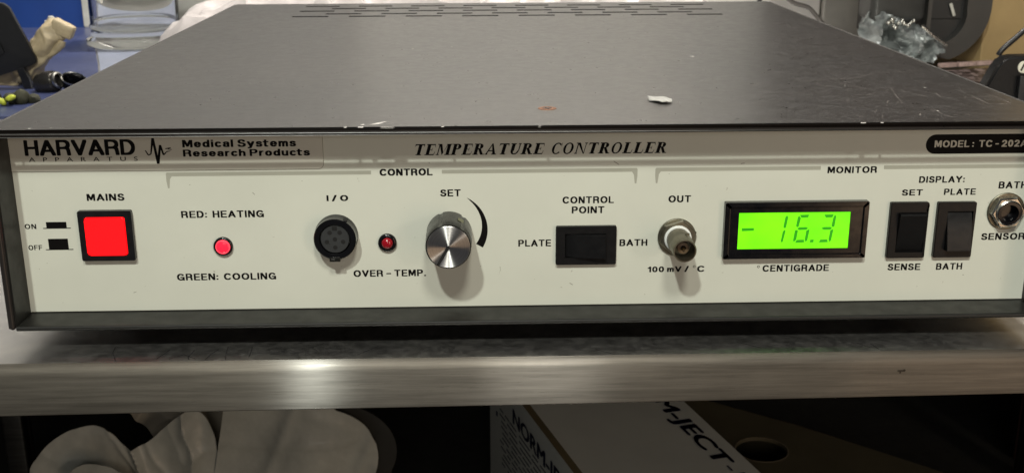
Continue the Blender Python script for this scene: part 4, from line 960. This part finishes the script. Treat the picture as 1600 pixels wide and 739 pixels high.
def fold1(x, z):
    s_ = x-.42*(z+200)
    return 6*math.sin(s_*.06)-3.5*(1-min(1, abs(math.sin(s_*.045+.8))*2.2))**2-2.5*(1-min(1, abs(noise.noise(Vector((x*.016, 3, z*.03))))*3))**2+.05*(z+250)+4*noise.noise(Vector((x*.02, 0, z*.02)))
corner = arcpts(70, -246, 43, 72, -28, 12)
o1 = [(-32, -371), (-22, -300), (0, -196), (78, -199)]+corner+[(104, -300), (92, -371)]
obj('cover_sheet', sheet(o1, 350, fold1, 1.2), M['cloth'], cv, smooth=60)
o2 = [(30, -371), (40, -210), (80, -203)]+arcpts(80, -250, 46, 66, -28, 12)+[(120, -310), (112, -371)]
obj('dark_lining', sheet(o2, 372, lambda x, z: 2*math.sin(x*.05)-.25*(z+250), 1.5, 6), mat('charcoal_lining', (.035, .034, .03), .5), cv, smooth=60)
# crumpled bag at lower left
def bagsheet(outline, y, seed, amp, m, name, parent):
    outline = [(q.x, q.z) for q in smoothpts([(x, 0, z) for x, z in outline], 6)]
    def f(x, z):
        p = Vector((x*.013, seed, z*.013)); q = p*2.1+Vector((4, 1, seed))
        w_ = p+Vector((noise.noise(p*1.3), 0, noise.noise(p*1.3+Vector((7, 7, 7)))))*.45; rg = (1-min(1, abs(noise.noise(w_))*2.4))**2.2; r2_ = (1-min(1, abs(noise.noise(w_*2.4+Vector((4, 1, seed))))*2.4))**2
        return -amp*.50*rg-amp*.14*r2_-amp*.08*noise.noise(p*7)+.05*(z+260)
    return obj(name, sheet(outline, y, f, 1.0, 1.3), m, parent, smooth=60)
wb = thing('crumpled_bag', 'crumpled off white cloth bag bundled under the left end of the bench', 'bag', (-90, 400, -372))
bagsheet([(-160, -371), (-156, -268), (-146, -242), (-128, -226), (-108, -219), (-92, -222), (-78, -236), (-62, -232), (-42, -214), (-28, -205), (-16, -216), (-10, -240), (-12, -300), (-20, -371)], 356, 1.7, 17, M['cloth'], 'bag_body', wb)
bagsheet([(-128, -371), (-126, -300), (-118, -250), (-98, -238), (-70, -252), (-50, -300), (-46, -371)], 338, 5.1, 15, M['cloth'], 'bag_fold', wb)
bagsheet([(-112, -208), (-60, -200), (-4, -196), (2, -300), (-8, -371), (-60, -371), (-64, -262), (-84, -226)], 392, 8.4, 9, mat('tan_cloth', (.36, .32, .25), .8, vs=25), 'bag_back', wb)
# white carton
ang = math.atan2(-111, 32)
nj = thing('white_carton', 'white cardboard carton with bold dark blue lettering, lying under the bench', 'carton', (300, 400, -372))
dirv = Vector((.2747, -.9615, 0)); side = Vector((.9615, .2747, 0)); O = Vector((201, 540, -250))
def nb(a, b, c): p = O+dirv*a+side*b; return (p.x, p.y, O.z+c)
def skew(bm): 
    for v in bm.verts: v.co = Vector(nb(*v.co))
    return bm
CW = 135
M['carton'] = mat('white_carton_board', (.84, .83, .74), .6, vs=12, var=.06)
bm = bmesh.new(); box(bm, 0, 330, 0, CW, -120, 0, .8, 2); obj('carton_body', skew(bm), M['carton'], nj)
bm = bmesh.new(); box(bm, 0, 330, .4, 6.5, -.2, .35, .0); obj('tape_strip', skew(bm), mat('tan_tape', (.22, .17, .09), .5, vs=30), nj)
M['navy'] = mat('navy_print', (.018, .02, .07), .5, var=0)
def boxtext(s, place, bold=.04):
    t = text_bm(s, bold, 1.03); xs2 = [v.co.x for v in t.verts]; ys2 = [v.co.y for v in t.verts]; a, b, c, d = min(xs2), max(xs2), 0, max(ys2)
    for v in t.verts: v.co = Vector(nb(*place((v.co.x-a)/(b-a), (v.co.y-c)/(d-c))))
    return obj('lettering', t, M['navy'], nj)
boxtext('NORM-JECT', lambda u, v: (38+206*u, CW-25+v*14.5, .45))
boxtext('-F', lambda u, v: (247+26*u, CW-23+v*11, .45), .0)
boxtext('NORM-JECT', lambda u, v: (72+160*u, -.45, -28+v*14))
bm = bmesh.new(); rnd.seed(4)
for k in range(11):
    z = -33-k*5.2
    a = 30+rnd.uniform(0, 14)
    while a < 240-k*3:
        L = rnd.uniform(8, 34); box(bm, a, a+L, -.40, -.1, z, z+1.3); a += L+rnd.uniform(2, 9)
tag(obj('fine_print', skew(bm), mat('grey_print', (.12, .12, .13), .6, var=0), nj), kind='stuff')
for k, (a, z) in enumerate(((208, -34), (232, -44), (20, -12), (26, -30), (22, -44))):
    bm = bmesh.new(); box(bm, a, a+4, -.5, -.1, z, z+4.5); obj('print_dot', skew(bm), M['navy'], nj)
# brown carton with round hand hole
bc = thing('brown_carton', 'brown cardboard box with a round hole in its lid behind the lettered carton', 'carton', (450, 450, -372))
hx, hy, hr = 438.6, 453.8, 22.5
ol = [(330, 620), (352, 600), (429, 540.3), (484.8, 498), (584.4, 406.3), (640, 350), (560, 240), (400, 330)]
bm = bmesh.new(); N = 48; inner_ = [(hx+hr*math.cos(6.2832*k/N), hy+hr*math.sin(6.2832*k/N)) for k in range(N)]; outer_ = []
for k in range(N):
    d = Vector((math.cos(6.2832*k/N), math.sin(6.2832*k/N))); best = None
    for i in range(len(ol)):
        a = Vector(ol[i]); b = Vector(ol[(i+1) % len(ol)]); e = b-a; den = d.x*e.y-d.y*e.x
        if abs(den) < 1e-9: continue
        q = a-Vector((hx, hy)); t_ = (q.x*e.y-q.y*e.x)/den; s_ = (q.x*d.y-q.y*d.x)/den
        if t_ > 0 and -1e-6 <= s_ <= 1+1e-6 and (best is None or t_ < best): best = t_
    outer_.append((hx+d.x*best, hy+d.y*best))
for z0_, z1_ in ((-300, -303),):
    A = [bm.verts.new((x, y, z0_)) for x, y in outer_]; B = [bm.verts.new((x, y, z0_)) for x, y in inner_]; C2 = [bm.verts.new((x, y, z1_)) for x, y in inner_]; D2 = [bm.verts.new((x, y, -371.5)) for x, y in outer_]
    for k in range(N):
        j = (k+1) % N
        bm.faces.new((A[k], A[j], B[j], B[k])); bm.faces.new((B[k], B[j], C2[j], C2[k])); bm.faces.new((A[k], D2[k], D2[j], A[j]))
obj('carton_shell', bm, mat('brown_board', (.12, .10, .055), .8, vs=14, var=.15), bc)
bm = bmesh.new(); frame(bm, [(hx+(hr+.9)*math.cos(6.2832*k/N), (hr+.9)*math.sin(6.2832*k/N)) for k in range(N)], [(hx+hr*math.cos(6.2832*k/N), hr*math.sin(6.2832*k/N)) for k in range(N)], 0, 1)
for v in bm.verts: v.co = Vector((v.co.x, hy+v.co.z, -300+.1+v.co.y*.3))
obj('hole_rim', bm, mat('cut_board_edge', (.22, .18, .12), .8), bc)
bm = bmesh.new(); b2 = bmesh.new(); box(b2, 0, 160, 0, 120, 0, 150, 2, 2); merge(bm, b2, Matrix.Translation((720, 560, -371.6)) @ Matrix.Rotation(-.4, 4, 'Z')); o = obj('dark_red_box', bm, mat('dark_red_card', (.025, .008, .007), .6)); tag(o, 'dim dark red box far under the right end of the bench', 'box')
